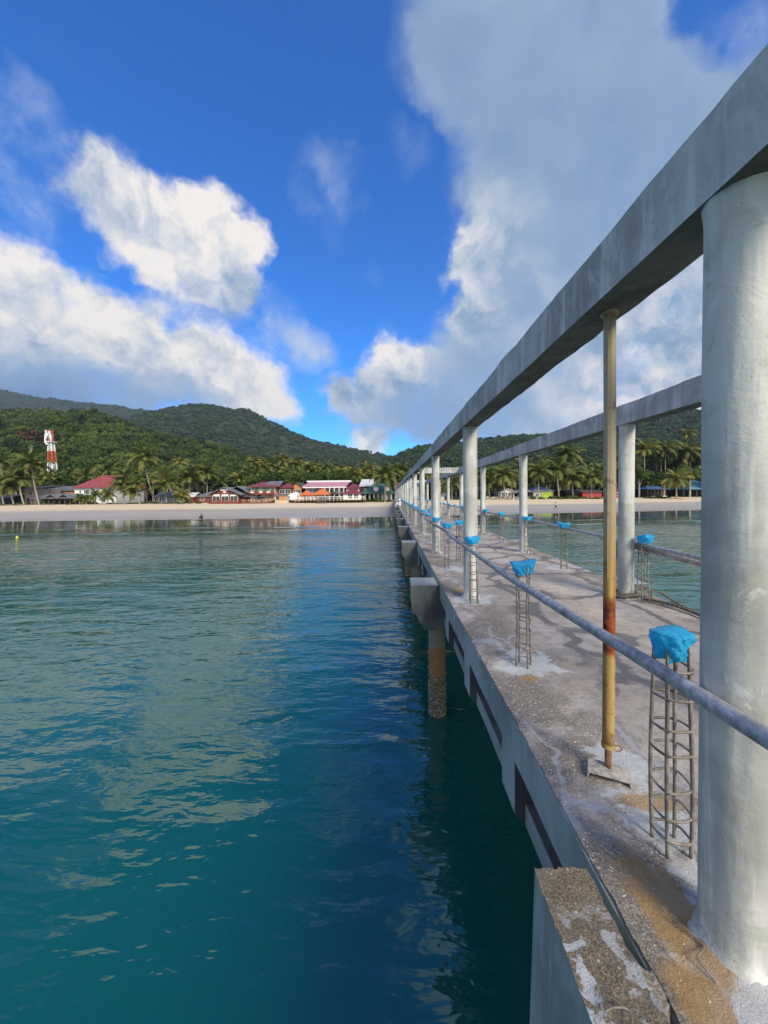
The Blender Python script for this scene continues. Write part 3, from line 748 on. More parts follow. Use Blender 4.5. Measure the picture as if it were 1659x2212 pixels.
# kerb block standing proud beside the deck edge
def kerb():
    root = empty('concrete_kerb_block', (.67, .9, 1.6), 'rough grey green concrete block with gravelly top beside the deck edge', 'concrete block')
    x0, x1, y0, y1, z1, z0 = .553, .764, -2.5, 1.455, EYE-1.50, EYE-2.55
    nx, ny = 24, 220; vs = []; fs = []
    for j in range(ny+1):
        y = y0+(y1-y0)*j/ny
        for i in range(nx+1):
            x = x0+(x1-x0)*i/nx
            ex = .010*fbm(y*14, 3, 0, 4) if i == 0 else (.014*fbm(y*11, 9, 2, 4) if i == nx else 0)
            ey = .016*fbm(x*20, 5, 0, 4) if j == ny else 0
            dz = .006*fbm(x*22, y*22, 0, 4) + .003*fbm(x*70, y*70, 3, 2) + (.004 if i in (0,nx) or j == ny else 0)*(.5+fbm(x*30,y*30,1,2))
            vs.append((x+ex, y+ey, z1+dz))
    for j in range(ny):
        for i in range(nx): a=j*(nx+1)+i; fs.append((a,a+1,a+nx+2,a+nx+1))
    wbuild(MB().add(vs, fs), 'gravel_top', M_KERBTOP, root, True)
    w = nx+1; rim = [j*w for j in range(ny+1)] + [ny*w+i for i in range(1,nx+1)] + [j*w+nx for j in range(ny-1,-1,-1)]
    top = [vs[i] for i in rim]; bot = [((x0-.03 if p[0] < .6 else min(x1+.004,p[0])), min(p[1],y1), z0) for p in top]
    mid = [(max(x0-.002,min(x1+.002,p[0])), min(p[1],y1), z1-.02) for p in top]
    n = len(rim); v2 = top+mid+bot; f2 = []
    for i in range(n-1): f2 += [(i,i+1,n+i+1,n+i),(n+i,n+i+1,2*n+i+1,2*n+i)]
    f2.append(tuple(2*n+i for i in range(n)))
    wbuild(MB().add(v2, f2), 'body', M_FASCIA, root)
    # mortar bridges that tie the block to the deck
    for (ya, yb) in ((1.075,1.20),(.30,1.0)):
        m = int((yb-ya)/.008); vs=[]; fs=[]; w = 14
        for j in range(m+1):
            y = ya+(yb-ya)*j/m; e = min(1, 7*min(j/m, 1-j/m))
            for i in range(w):
                q = i/(w-1); x = .755+.078*q
                vs.append((x, y+.014*fbm(x*30,y*20,0,3), z1-.003+(DECK-z1-.002)*q-.05*(1-e)**2+.006*fbm(x*40,y*40,5,4)-.012*math.sin(q*math.pi)))
        for j in range(m):
            for i in range(w-1): a=j*w+i; fs.append((a,a+1,a+w+1,a+w))
        wbuild(MB().add(vs,fs), 'mortar_bridge', M_DECK, root, True)
kerb()

# ------------------------------------------------------------------ rebar cages and blue bags
t = MT('tied_rebar', .75, Metallic=.15); f = t.noise(t.pos, 14, 5, .6)
t.color(t.mix(t.step(f,.35,.7), (.15,.125,.10), (.33,.30,.26))); t.bump(t.noise(t.scale(t.obj,(1,1,120)), 1.0, 2, .5), .3, .003); M_REBAR = t.m
def cage_proto(seed, n_b, n_h, seg, hoop_n, bars=4, hgt=.90):
    """root Empty > bars and hoops, at the origin"""
    rn = random.Random(seed); root = bpy.data.objects.new('rebar_cage', None); COL.objects.link(root)
    hw = .047; corners = [(-hw,-hw),(hw,-hw),(hw,hw),(-hw,hw)]
    rz = R(rn.uniform(-14,14)); tops = []
    for (cx, cy) in corners:
        x = cx*math.cos(rz)-cy*math.sin(rz); y = cx*math.sin(rz)+cy*math.cos(rz)
        lx, ly = rn.uniform(-.012,.012), rn.uniform(-.012,.012)
        path = [(x + lx*q + .005*math.sin(q*5+seed+cx*40), y + ly*q + .005*math.cos(q*4+seed*2+cy*30), -.03+(hgt+.03)*q) for q in [i/seg for i in range(seg+1)]]
        newobj('bar', MB().tube(path, .0078, n_b).mesh('bar', M_REBAR, True), root)
    m = 7
    for i in range(m):
        z = .06 + (hgt-.16)*i/(m-1) + rn.uniform(-.015,.015); tx, ty = rn.uniform(-.13,.13), rn.uniform(-.13,.13)
        pts = []
        for j in range(hoop_n):
            a = 2*math.pi*j/hoop_n; c_, s_ = math.cos(a), math.sin(a)
            r = .063/ (abs(c_)**3+abs(s_)**3)**(1/3.0)
            r = min(r, .080)
            x, y = r*math.cos(a+rz), r*math.sin(a+rz); pts.append((x, y, z+x*tx+y*ty))
        mb = MB().ring(pts, .0058, n_h)
        if n_b > 5:
            p = Vector(pts[hoop_n*5//8]); mb.tube([p, p+Vector((-.02,-.02,.012)), p+Vector((-.012,-.035,.018))], .0045, 5)
            for q in (1,3,5,7):
                c0 = Vector(pts[hoop_n*q//8]); mb.tube([c0+Vector((0,0,-.012)), c0+Vector((.006,.004,0)), c0+Vector((0,0,.014))], .003, 4)
        newobj('hoop', mb.mesh('hoop', M_REBAR, True), root)
    return root
t = MT('blue_plastic', .32, IOR=1.45); f = t.noise(t.obj, 11, 4, .6)
t.color(t.mix(f, (.02,.48,.88), (.05,.62,.96)))
t.b.inputs['Coat Weight'].default_value = .25; t.b.inputs['Coat Roughness'].default_value = .2
tr = t.node('ShaderNodeBsdfTranslucent'); tr.inputs[0].default_value = (.06,.66,1.0,1); mx = t.node('ShaderNodeMixShader'); mx.inputs[0].default_value = .40
t.bump(t.noise(t.obj, 26, 4, .62, 2.2), .9, .018)
t.nt.links.new(t.b.outputs[0], mx.inputs[1]); t.nt.links.new(tr.outputs[0], mx.inputs[2]); t.nt.links.new(mx.outputs[0], t.nt.nodes['Material Output'].inputs['Surface'])
M_BAG = t.m
def bag_mesh(seed, n, m, boxy, ears, hgt=.15):
    """a thin plastic bag pulled over the bar ends, with knotted corners"""
    vs = []; fs = []; rn = random.Random(seed); ea = rn.uniform(0, .8)
    for i in range(m+1):
        q = i/m
        for j in range(n):
            a = 2*math.pi*j/n; c_, s_ = math.cos(a), math.sin(a)
            sq = 1/(abs(c_)**5+abs(s_)**5)**(1/5.0)
            if q < .75:
                k = q/.75; r = (.088 + .026*k**1.2)*sq; z = hgt*k
            else:
                k = (q-.75)/.25; r = .114*sq*(1-k); z = hgt + .022*math.sin(k*1.57)*(1 if boxy else -.6)
            ear = max(0, math.cos(a-ea))**7 + .8*max(0, math.cos(a-ea-2.9))**7
            prof = max(0, math.sin(min(q,.95)*math.pi))**1.5 if q < .75 else (1-(q-.75)/.25)
            r += ears*.055*ear*prof*(.3+.9*q); z += ears*.03*ear*prof*q
            cr = .024*fbm(c_*3.2+seed, s_*3.2, z*17, 3) + .012*(abs(fbm(c_*7+seed, s_*7, z*26, 2))) + .008*abs(math.sin(a*5+z*30+seed))
            r = max(.0, r + cr*min(1, 3*(1-q)))
            if i == 0: z += .035*fbm(c_*3, s_*3, seed, 3); r += .012*fbm(c_*8, s_*8, seed, 2)
            vs.append((r*c_, r*s_, z))
    for i in range(m):
        for j in range(n): fs.append((i*n+j, i*n+(j+1)%n, (i+1)*n+(j+1)%n, (i+1)*n+j))
    return MB().add(vs, fs).mesh('plastic_bag', M_BAG, True)
cage_near = cage_proto(11, 8, 6, 14, 32); cage_mid = [cage_proto(12+i, 5, 4, 6, 16) for i in range(2)]; cage_far = cage_proto(30, 3, 3, 3, 8)
bag_near = bag_mesh(3.0, 84, 40, True, .7, .165); bag_mid = [bag_mesh(5+i*2.3, 48, 24, False, 1.5, .12) for i in range(4)]; bag_far = bag_mesh(40, 10, 6, False, .7, .12)
ordn = ['first','second','third','fourth','fifth','sixth','seventh','eighth','ninth','tenth','eleventh','twelfth','thirteenth','fourteenth','fifteenth','sixteenth','seventeenth']
used = set()
def place_cage(x, y, where, near=0, bag=True, lean=0.0, side='left'):
    src_ = cage_near if near == 2 else (cage_mid[int(y*7)%2] if near == 1 else cage_far)
    if src_.name not in used: c = src_; used.add(src_.name)
    else: c = copy_tree(src_)
    c.location = (x, y, DECK); c.rotation_euler = (lean*.5, lean, 0 if near == 2 else (y*2.7) % 6.28)
    tag(c, ('bagged rebar cage ' if bag else 'uncovered rebar cage ') + where, 'rebar cage', 'rebar cages standing along the pier deck')
    if bag:
        me = bag_near if near == 2 else (bag_mid[int(y*5)%4] if near == 1 else bag_far)
        b = newobj('plastic_bag', me); b.location = (x + .88*math.sin(lean), y, DECK+(.835 if near == 2 else .83)); b.scale = (.54,.54,.64) if near == 2 else (.70,.70,.75); b.rotation_euler.z = R(25) if near == 2 else (y*1.9) % 6.28
        tag(b, 'blue bag on cage ' + where, 'plastic bag', 'blue bags capping the rebar cages')
for k in range(14):
    y = ROWY[k]; near = 1 if k < 5 else 0
    if k == 0:
        place_cage(1.20, 1.60, 'between the rusty prop and the thick plastered column', 2, True, .0)
    else:
        place_cage(1.15+.02*math.sin(k*3), y-.24, f'at {ordn[k]} column of the rusty prop row', near, True, .02*math.sin(k*5))
    place_cage(1.15+.02*math.sin(k*4+1), y+2.05+.1*math.sin(k*2), f'midway past {ordn[k]} column of the rusty prop row', 1 if k < 4 else 0, True, .03*math.sin(k*7))
    if k > 0:
        place_cage(3.52 if k == 1 else 3.45+.02*math.sin(k*3), y-.22, f'at {ordn[k]} column of the far row', near, True, .035 if k == 1 else .0, 'right')
        place_cage(3.45, y+2.05+.1*math.cos(k*2), f'midway past {ordn[k]} column of the far row', 1 if k < 4 else 0, True, .0, 'right')
place_cage(3.50, 5.72, 'just behind the roped column', 1, False)
place_cage(1.52, 8.3, 'standing inside the rusty prop row by the third column', 1)
place_cage(1.55, 14.9, 'standing inside the rusty prop row by the fourth column', 0)

# ------------------------------------------------------------------ pipes, prop, rope
t = MT('galvanised_steel', .42, Metallic=.4); f = t.noise(t.pos, 22, 6, .65, .6); g_ = t.noise(t.pos, 5, 4, .6)
col = t.mix(t.step(f,.38,.66), (.25,.265,.285), (.47,.49,.515)); col = t.mix(t.math('MULTIPLY', t.step(g_,.58,.72), .7), col, (.14,.12,.11))
t.color(col); t.bump(f, .25, .004); M_PIPE = t.m
t = MT('rusty_pipe', .7, Metallic=.3); f = t.noise(t.pos, 9, 6, .65, .6)
t.color(t.mix(t.step(f,.42,.6), (.30,.22,.21), (.42,.38,.39))); M_PIPE_R = t.m
M_HOLE = simple('pipe_inside', (.012,.010,.010), .9, .1)  # near-black disc colour stands for the shade inside an open pipe
def pipe(path, r, label, m=M_PIPE, open_end=None, n=20):
    root = empty('steel_pipe', path[0], label, 'pipe', 'handrail pipes lashed along the pier')
    P = [Vector(p) for p in path]; pts = []
    for a, b in zip(P, P[1:]):
        k = max(2, int((b-a).length/.12)) if (b-a).length < 12 else 12
        pts += [a+(b-a)*i/k for i in range(k)]
    pts.append(P[-1]); pts = [p + Vector((.002*fbm(p.y*2,0,0,2), 0, .003*fbm(p.y*1.5,4,0,2))) for p in pts]
    wbuild(MB().tube(pts, r, n), 'tube', m, root, True)
    if open_end is not None:
        e = P[-1] if open_end else P[0]; q = P[-2] if open_end else P[1]; d = (e-q).normalized()
        wbuild(MB().tube([e-d*.01, e+d*.0015], r*.82, 14), 'bore', M_HOLE, root)
    # couplings
    for y in (2.45, 4.3):
        if path[0][1] < y < path[-1][1] and m is M_PIPE and path[0][0] < 2:
            k = (y-path[0][1])/(path[-1][1]-path[0][1]); c = None
            for a, b in zip(P, P[1:]):
                if a.y <= y <= b.y: c = a+(b-a)*((y-a.y)/(b.y-a.y)); d = (b-a).normalized()
            wbuild(MB().tube([c-d*.012, c+d*.012], r*1.09, n), 'coupling', m, root, True)
PX = 1.02
pipe([(PX,.2,EYE-.655),(PX,1.5,EYE-.690),(PX,3.3,EYE-.742),(PX+.01,6.75,EYE-.752)], .0275, 'galvanised handrail pipe running past the rusty prop')
pipe([(PX+.07,6.2,EYE-.745),(PX+.03,9.4,EYE-.77),(PX+.02,11.6,EYE-.78)], .031, 'pinkish rusty handrail pipe with an open black end', M_PIPE_R, False)
pipe([(PX+.06,11.4,EYE-.70),(PX+.03,18.3,EYE-.74)], .03, 'brown handrail pipe with open end by the fourth column', M_PIPE_R, False, 10)
pipe([(PX+.02,18.1,EYE-.74),(PX+.02,40,EYE-.76)], .03, 'grey handrail pipe past the fifth column of the rusty prop row', M_PIPE, None, 8)
pipe([(3.565,1.0,EYE-.80),(3.565,5.4,EYE-.775),(3.55,9.6,EYE-.72)], .03, 'grey handrail pipe behind the roped column', M_PIPE, None, 12)
pipe([(3.60,.8,EYE-.92),(3.60,4.4,EYE-.86),(3.60,6.4,EYE-.80)], .034, 'dark rusty pipe hung under the grey handrail by the roped column', M_PIPE_R, None, 12)
pipe([(3.56,9.5,EYE-.72),(3.55,30,EYE-.78)], .03, 'grey handrail pipe beyond the third column of the far row', M_PIPE, None, 8)
# adjustable prop
t = MT('prop_paint', .6, Metallic=.1); P = t.pos; z = t.sep(P)[2]
st = t.noise(t.scale(P, (30,30,1.5)), 1.0, 6, .65); bl = t.noise(P, 12, 6, .65)
hz = t.math('SUBTRACT', z, DECK); red = t.math('MULTIPLY', t.step(t.math('MULTIPLY_ADD', bl, .10, hz), .70, .74), t.step(t.math('MULTIPLY_ADD', bl, .10, hz), 1.06, .99))
col = t.mix(t.step(st,.4,.62), (.34,.17,.035), (.44,.30,.11))
up = t.step(t.math('MULTIPLY_ADD', bl, .5, hz), 1.2, 1.8); col = t.mix(up, col, t.mix(st, (.27,.20,.11), (.44,.37,.24)))
col = t.mix(t.math('MULTIPLY', t.step(bl,.54,.66), .8), col, (.15,.055,.018)); col = t.mix(red, col, t.mix(t.step(bl,.4,.62), (.095,.016,.004), (.30,.07,.012)))
t.color(col); t.bump(bl, .4, .004); M_PROP = t.m
M_RUST = simple('rusty_screw', (.20,.10,.045), .8, .4, 25, .5, 60, .004)
M_PLATE = simple('cement_caked_plate', (.36,.33,.29), .9, .42, 22, .9, 40, .010)
px0, py0 = 1.175, 2.02
prop = empty('steel_prop', (px0, py0, DECK), 'rusty yellow adjustable steel prop holding up the roof beam', 'prop')
pts = [(px0+.004*math.sin(q*3), py0, DECK+.16+(BEAM_Z-DECK-.16)*q) for q in [i/24 for i in range(25)]]
wbuild(MB().tube(pts, .0295, 24), 'outer_tube', M_PROP, prop, True)
wbuild(MB().tube([(px0-.020,py0-.0235,DECK+1.08),(px0-.020,py0-.0235,BEAM_Z-.01)], .0035, 6), 'weld_seam', M_PROP, prop)
mb = MB()
for i in range(9): mb.tube([(px0,py0,DECK+.045+.0145*i),(px0,py0,DECK+.052+.0145*i),(px0,py0,DECK+.0595+.0145*i)], [.0145,.0185,.0145], 14, False)
mb.tube([(px0,py0,DECK+.02),(px0,py0,DECK+.20)], .0150, 14); wbuild(mb, 'screw', M_RUST, prop, True)
wbuild(MB().tube([(px0,py0,DECK+.150),(px0,py0,DECK+.172)], .034, 18), 'collar', M_PROP, prop)
ring = [(px0+.045+.022*math.cos(a), py0-.012+.006*math.sin(a), DECK+.150+.012*math.sin(a)) for a in [6.283*i/16 for i in range(16)]]
wbuild(MB().ring(ring, .0035, 6), 'handle_ring', M_RUST, prop, True)
mb = MB()   # folded base plate: channel section, tilted on the deck
cs = [(-.125,-.06),(-.120,.018),(.110,.022),(.118,-.055)]
plate = []
for s, (ya, yb) in enumerate(((-.075,.055),)):
    prof = [(-.128,-.012),(-.122,.028),(-.05,.032),(.05,.030),(.112,.030),(.122,-.022),(.114,-.022),(.104,.022),(.05,.022),(-.05,.024),(-.115,.020),(-.121,-.012)]
    k = len(prof); v = [(x+.01*fbm(x*9,yy*9,0,2), yy+.008*fbm(x*12,yy,3,2), z_+.004*fbm(x*15,yy*15,1,2)) for yy in (ya,-.01,yb) for x, z_ in prof]
    f = [tuple(range(k)), tuple(range(3*k-1,2*k-1,-1))]
    for q in (0,1): f += [(q*k+i, (q+1)*k+i, (q+1)*k+(i+1)%k, q*k+(i+1)%k) for i in range(k)]
    rot = Matrix.Diagonal((.84,.84,.84,1)) @ Matrix.Rotation(R(-24),4,'Z') @ Matrix.Rotation(R(3),4,'X')
    mb.add([tuple(rot @ Vector(p) + Vector((px0,py0-.012,DECK+.012))) for p in v], f)
wbuild(mb, 'base_plate', M_PLATE, prop)
mb = MB().tube([(px0,py0,BEAM_Z-.012),(px0,py0,BEAM_Z+.004)], .045, 16); wbuild(mb, 'head_plate', M_PROP, prop)
# rope round the far-row column
t = MT('hemp_rope', .95); w = t.node('ShaderNodeTexWave'); t.nt.links.new(t.pos, w.inputs[0]); w.inputs['Scale'].default_value = 26; w.inputs['Distortion'].default_value = 3
t.color(t.mix(w.outputs['Fac'], (.075,.065,.05), (.24,.21,.165))); t.bump(w.outputs['Fac'], .8, .01); M_ROPE = t.m
rope = empty('mooring_rope', (XR, ROWY[1], DECK), 'old brown mooring rope coiled at a column foot and trailing along the deck edge', 'rope')
pts = [(XR+.155*math.cos(a)*(1+.12*math.sin(a*2.3)), ROWY[1]+.155*math.sin(a)*(1+.1*math.cos(a*1.7)), DECK+.035+.012*a/6.28+.012*math.sin(a*3)) for a in [i*.22 for i in range(88)]]
wbuild(MB().tube(pts, .020, 8), 'coil', M_ROPE, rope, True)
tail = [(3.56,5.32,DECK+.03),(3.66,5.05,DECK+.04),(3.70,4.85,DECK+.05),(3.74,4.6,DECK+.035),(3.72,4.3,DECK+.03),(3.78,4.0,DECK+.03),(3.74,3.6,DECK+.03),(3.7,3.2,DECK+.03)]
def smooth_path(p, k=6):
    P = [Vector(q) for q in p]; out = []
    for i in range(len(P)-1):
        a, b, c, d = P[max(i-1,0)], P[i], P[i+1], P[min(i+2,len(P)-1)]
        for j in range(k):
            u = j/k; out.append(.5*((2*b)+(c-a)*u+(2*a-5*b+4*c-d)*u*u+(3*b-a-3*c+d)*u**3))
    out.append(P[-1]); return out
wbuild(MB().tube(smooth_path(tail), .022, 8), 'tail', M_ROPE, rope, True)
wbuild(MB().tube(smooth_path([(3.62,5.2,DECK+.03),(3.70,5.3,DECK+.12),(3.80,5.25,DECK+.10),(3.83,5.0,DECK+.03),(3.80,4.7,DECK+.03)]), .014, 8), 'loop', M_ROPE, rope, True)

# shell chips, grit and grains of mortar lying on the deck edge
rn = random.Random(99); mb = MB()
M_SHELL = simple('shell_chips', (.52,.49,.43), .8, .45, 40)
for i in range(2600):
    y = .7 + 11*rn.random()**1.8; x = DX0 + .02 + abs(rn.gauss(0,.28)) if rn.random() < .8 else DX1 - .03 - abs(rn.gauss(0,.22))
    if not DX0+.01 < x < DX1-.02: continue
    s = rn.uniform(.002,.0055)*(1.5 if rn.random() < .05 else 1)*(.6 if y < 1.6 else 1); a_ = rn.uniform(0,6.28); z_ = DECK + .006*fbm(x*2.2,y*2.2,0,3)
    p = [(x+s*rn.uniform(.6,1.3)*math.cos(a_+q), y+s*.7*rn.uniform(.6,1.3)*math.sin(a_+q), z_-.002) for q in (0,1.6,3.1,4.7)]
    top = (x+rn.uniform(-.3,.3)*s, y+rn.uniform(-.3,.3)*s, z_+s*.35+.002); b0 = len(mb.v)
    mb.add(p+[top], [(0,1,4),(1,2,4),(2,3,4),(3,0,4)])
o = wbuild(mb, 'shell_chips', M_SHELL, pier); o['kind'] = 'stuff'
for i, (x, y, an, L) in enumerate([(.96,2.28,.4,.22),(.90,1.92,-.5,.26),(1.02,1.22,.2,.16),(.66,1.02,1.0,.10)]):
    z_ = DECK+.010 if x > .8 else EYE-1.5+.012
    pts = smooth_path([(-L/2,0,0),(-L*.2,.03,.012),(L*.1,-.015,.004),(L*.35,.02,.014),(L/2,.045,.004)], 5); rot = Matrix.Rotation(an+1.2, 3, 'Z')
    w_ = newobj('wire_offcut', MB().tube([rot @ q for q in pts], .0028, 5).mesh('wire_offcut', M_REBAR, True)); w_.location = (x, y, z_)
    tag(w_, ['curled wire offcut on the deck edge behind the prop','long wire offcut reaching the deck edge beside the prop','wire offcut on the ochre stain by the thick column','short wire offcut on the gravelly kerb block'][i], 'wire', 'wire offcuts left lying about')

# ------------------------------------------------------------------ village on the shore
def corr(name, c, rough=.6, ax=0):
    t = MT(name, rough); w = t.noise(t.scale(t.pos, (6,.6,.6) if ax == 0 else (.6,6,.6)), 1.0, 3, .5); f = t.noise(t.pos, .9, 6, .65)
    col = t.mix(t.step(f,.3,.7), tuple(x*.72 for x in c), tuple(min(1,x*1.15) for x in c)); t.color(col); t.bump(w, .5, .08); return t.m
RF = dict(red=corr('red_roof', (.27,.060,.048)), dkred=corr('dark_red_roof', (.19,.035,.040)), grey=corr('grey_roof', (.17,.17,.175)), dark=corr('dark_roof', (.085,.08,.08)),
    slate=corr('slate_roof', (.13,.13,.15)), orange=corr('orange_canvas', (.52,.14,.045), .8), pink=corr('pink_roof', (.52,.24,.30)), green=corr('green_roof', (.060,.135,.085)),
    white=corr('white_sheet_roof', (.62,.62,.60)), blue=corr('blue_roof', (.05,.11,.28)), teal=corr('teal_roof', (.10,.27,.36)), orr=corr('orange_tile_roof', (.45,.13,.045)), bluegrey=corr('bluish_roof', (.20,.25,.33)))
WL = dict(white=simple('white_wall', (.72,.71,.68), .85, .1, .8), cream=simple('cream_wall', (.56,.46,.33), .85, .12, .8), beige=simple('beige_wall', (.42,.35,.25), .85, .12, .8),
    brown=simple('brown_wood', (.11,.050,.032), .8, .3, 2), redwood=simple('red_stained_wood', (.20,.050,.032), .8, .3, 2), wood=simple('old_wood', (.20,.135,.085), .85, .3, 2),
    orange=simple('orange_wall', (.50,.22,.08), .85, .15, 1), lime=simple('lime_wall', (.36,.46,.06), .85, .08, 1), red=simple('red_wall', (.34,.05,.042), .85, .12, 1),
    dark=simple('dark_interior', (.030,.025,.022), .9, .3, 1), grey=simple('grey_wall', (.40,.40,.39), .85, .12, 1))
M_GLASS = simple('window_pane', (.035,.045,.055), .15, .2, 2)
M_SHUT = simple('green_shutter', (.055,.30,.17), .7, .15, 2)
M_AWN = simple('turquoise_awning', (.10,.42,.34), .8, .12, 2)
M_WHITE = simple('white_paint', (.78,.77,.74), .7, .08, 2)
M_POST = simple('dark_post', (.09,.065,.05), .9, .25, 2)
M_STONE = simple('sea_wall_stone', (.26,.245,.22), .9, .3, 1.2, rnd=.3)
def gz(x, y): return ground_z(x, y) - .02
def roof_mb(x0, x1, y0, y1, ze, zr, kind, o=.5, th=.14, inset=None):
    x0 -= o; x1 += o; y0 -= o; y1 += o; mb = MB(); xm, ym = (x0+x1)/2, (y0+y1)/2
    if kind == 'gable_x': top = [(x0,ym,zr),(x1,ym,zr)]
    elif kind == 'gable_y': top = [(xm,y0,zr),(xm,y1,zr)]
    elif kind == 'hip':
        i = inset if inset is not None else min((x1-x0)/2, (y1-y0)/2)*.9
        top = [(min(x0+i,xm),ym,zr),(max(x1-i,xm),ym,zr)]
    elif kind == 'tent': top = [(xm-.1,ym,zr),(xm+.1,ym,zr)]
    elif kind == 'shed':
        mb.hexa([(x0,y0,ze-th),(x1,y0,ze-th),(x1,y1,zr-th),(x0,y1,zr-th),(x0,y0,ze),(x1,y0,ze),(x1,y1,zr),(x0,y1,zr)]); return mb
    if kind in ('gable_x', 'gable_y'):      # two sloping slabs
        a_, b_ = (0, 1) if kind == 'gable_y' else (1, 0)
        for (ea, eb) in (((x0, x1) if kind == 'gable_y' else (y0, y1)), ((x1, x0) if kind == 'gable_y' else (y1, y0))):
            md = xm if kind == 'gable_y' else ym; l0, l1 = (y0, y1) if kind == 'gable_y' else (x0, x1)
            mk = (lambda q, l, z: (q, l, z)) if kind == 'gable_y' else (lambda q, l, z: (l, q, z))
            mb.hexa([mk(ea,l0,ze-th), mk(md,l0,zr-th), mk(md,l1,zr-th), mk(ea,l1,ze-th), mk(ea,l0,ze), mk(md,l0,zr), mk(md,l1,zr), mk(ea,l1,ze)])
        return mb
    e = [(x0,y0,ze),(x1,y0,ze),(x1,y1,ze),(x0,y1,ze)]; lo = [(p[0],p[1],ze-th) for p in e]
    v = e + top + lo
    if kind == 'gable_y':
        f = [(0,4,5,3),(1,2,5,4),(0,1,4),(2,3,5)]
    else: f = [(0,1,5,4),(2,3,4,5),(1,2,5),(3,0,4)]
    f += [(6,7,1,0),(7,8,2,1),(8,9,3,2),(9,6,0,3),(9,8,7,6)]
    mb.add(v, f); return mb
def window(root, x, z, w, h, y, frame=M_WHITE, shut=None):
    fr = MB(); b = .07
    fr.box(x-w/2-b,x+w/2+b,y-.07,y+.02,z-b,z); fr.box(x-w/2-b,x+w/2+b,y-.07,y+.02,z+h,z+h+b); fr.box(x-w/2-b,x-w/2,y-.07,y+.02,z,z+h); fr.box(x+w/2,x+w/2+b,y-.07,y+.02,z,z+h); fr.box(x-.025,x+.025,y-.06,y+.02,z,z+h)
    o = wbuild(fr, 'window', frame, root); wbuild(MB().box(x-w/2,x+w/2,y-.03,y+.02,z,z+h), 'pane', M_GLASS, o)
    if shut:
        for s in (-1,1): wbuild(MB().box(x+s*(w/2+.07+.24)-.24,x+s*(w/2+.07+.24)+.24,y-.09,y-.01,z-.05,z+h+.05), 'shutter', shut, o)
def house(px0, px1, yr, ye, Y, dep, kind, wall, roof, name, label, cat='house', group=None, win=(), posts=0, base=None, over=.5, inset=None, floors=None, door=None, open_front=False):
    a = at(px0, ye, Y); b = at(px1, ye, Y); x0, x1 = a.x, b.x; ze = (a.z+b.z)/2; zr = at((px0+px1)/2, yr, Y + (dep/2 if kind != 'shed' else dep)).z
    zb = base if base is not None else min(gz(x0,Y), gz(x1,Y)) - .1
    root = empty(name, ((x0+x1)/2, Y, zb), label, cat, group)
    y0, y1 = Y, Y+dep
    if open_front:
        yb = Y + dep*.45
        wbuild(MB().box(x0,x1,yb,y1,zb,ze), 'wall', wall, root)
        n = max(3, posts)
        for i in range(n):
            x = x0+.15+(x1-x0-.3)*i/(n-1); wbuild(MB().box(x-.09,x+.09,y0+.1,y0+.28,zb,ze), 'post', M_POST if wall is not WL['white'] else M_WHITE, root)
    else:
        yb = y0
        mb = MB().box(x0,x1,y0,y1,zb,ze-.02)
        if kind == 'gable_y': mb.add([(x0,y0,ze-.02),(x1,y0,ze-.02),((x0+x1)/2,y0,zr-.25)], [(0,1,2)])
        if kind == 'gable_x':
            for xx in (x0,x1): mb.add([(xx,y0,ze-.02),(xx,y1,ze-.02),(xx,(y0+y1)/2,zr-.2)], [(0,1,2)])
        wbuild(mb, 'wall', wall, root)
    wbuild(roof_mb(x0,x1,y0,y1,ze,zr,kind,over,inset=inset), 'roof', roof, root)
    H = ze-zb
    for (fx, fz_, w, h, sh) in win:
        window(root, x0+(x1-x0)*fx, zb+H*fz_, w, h, yb, M_WHITE, sh)
    if door is not None:
        x = x0+(x1-x0)*door; o = wbuild(MB().box(x-.5,x+.5,yb-.06,yb+.02,zb,zb+2.1), 'door', WL['brown'], root); wbuild(MB().box(x+.32,x+.38,yb-.10,yb-.06,zb+1,zb+1.12), 'handle', M_WHITE, o)
    return root, x0, x1, zb, ze, zr
def platform(px0, px1, yt, Y, dep, name, label, m, rail=True, n=14, rail_m=None):
    a = at(px0, yt, Y); b = at(px1, yt, Y); z = (a.z+b.z)/2; x0, x1 = a.x, b.x
    root = empty(name, ((x0+x1)/2, Y, gz((x0+x1)/2, Y)), label, 'deck')
    wbuild(MB().box(x0,x1,Y,Y+dep,z-.18,z), 'floor', m, root)
    for i in range(n):
        x = x0+.15+(x1-x0-.3)*i/(n-1); wbuild(MB().box(x-.11,x+.11,Y+.1,Y+.32,gz(x,Y)-.3,z-.182), 'stilt', M_POST, root)
        if i % 2 == 0: wbuild(MB().box(x-.10,x+.10,Y+dep*.5,Y+dep*.5+.2,gz(x,Y)-.3,z-.182), 'stilt', M_POST, root)
    if rail:
        rm = rail_m or m
        wbuild(MB().box(x0,x1,Y+.04,Y+.12,z+.86,z+.96), 'handrail', rm, root); wbuild(MB().box(x0,x1,Y+.05,Y+.10,z+.42,z+.50), 'midrail', rm, root)
        for i in range(n):
            x = x0+.1+(x1-x0-.2)*i/(n-1); wbuild(MB().box(x-.05,x+.05,Y+.03,Y+.13,z,z+.86), 'baluster', rm, root)
    return x0, x1, z
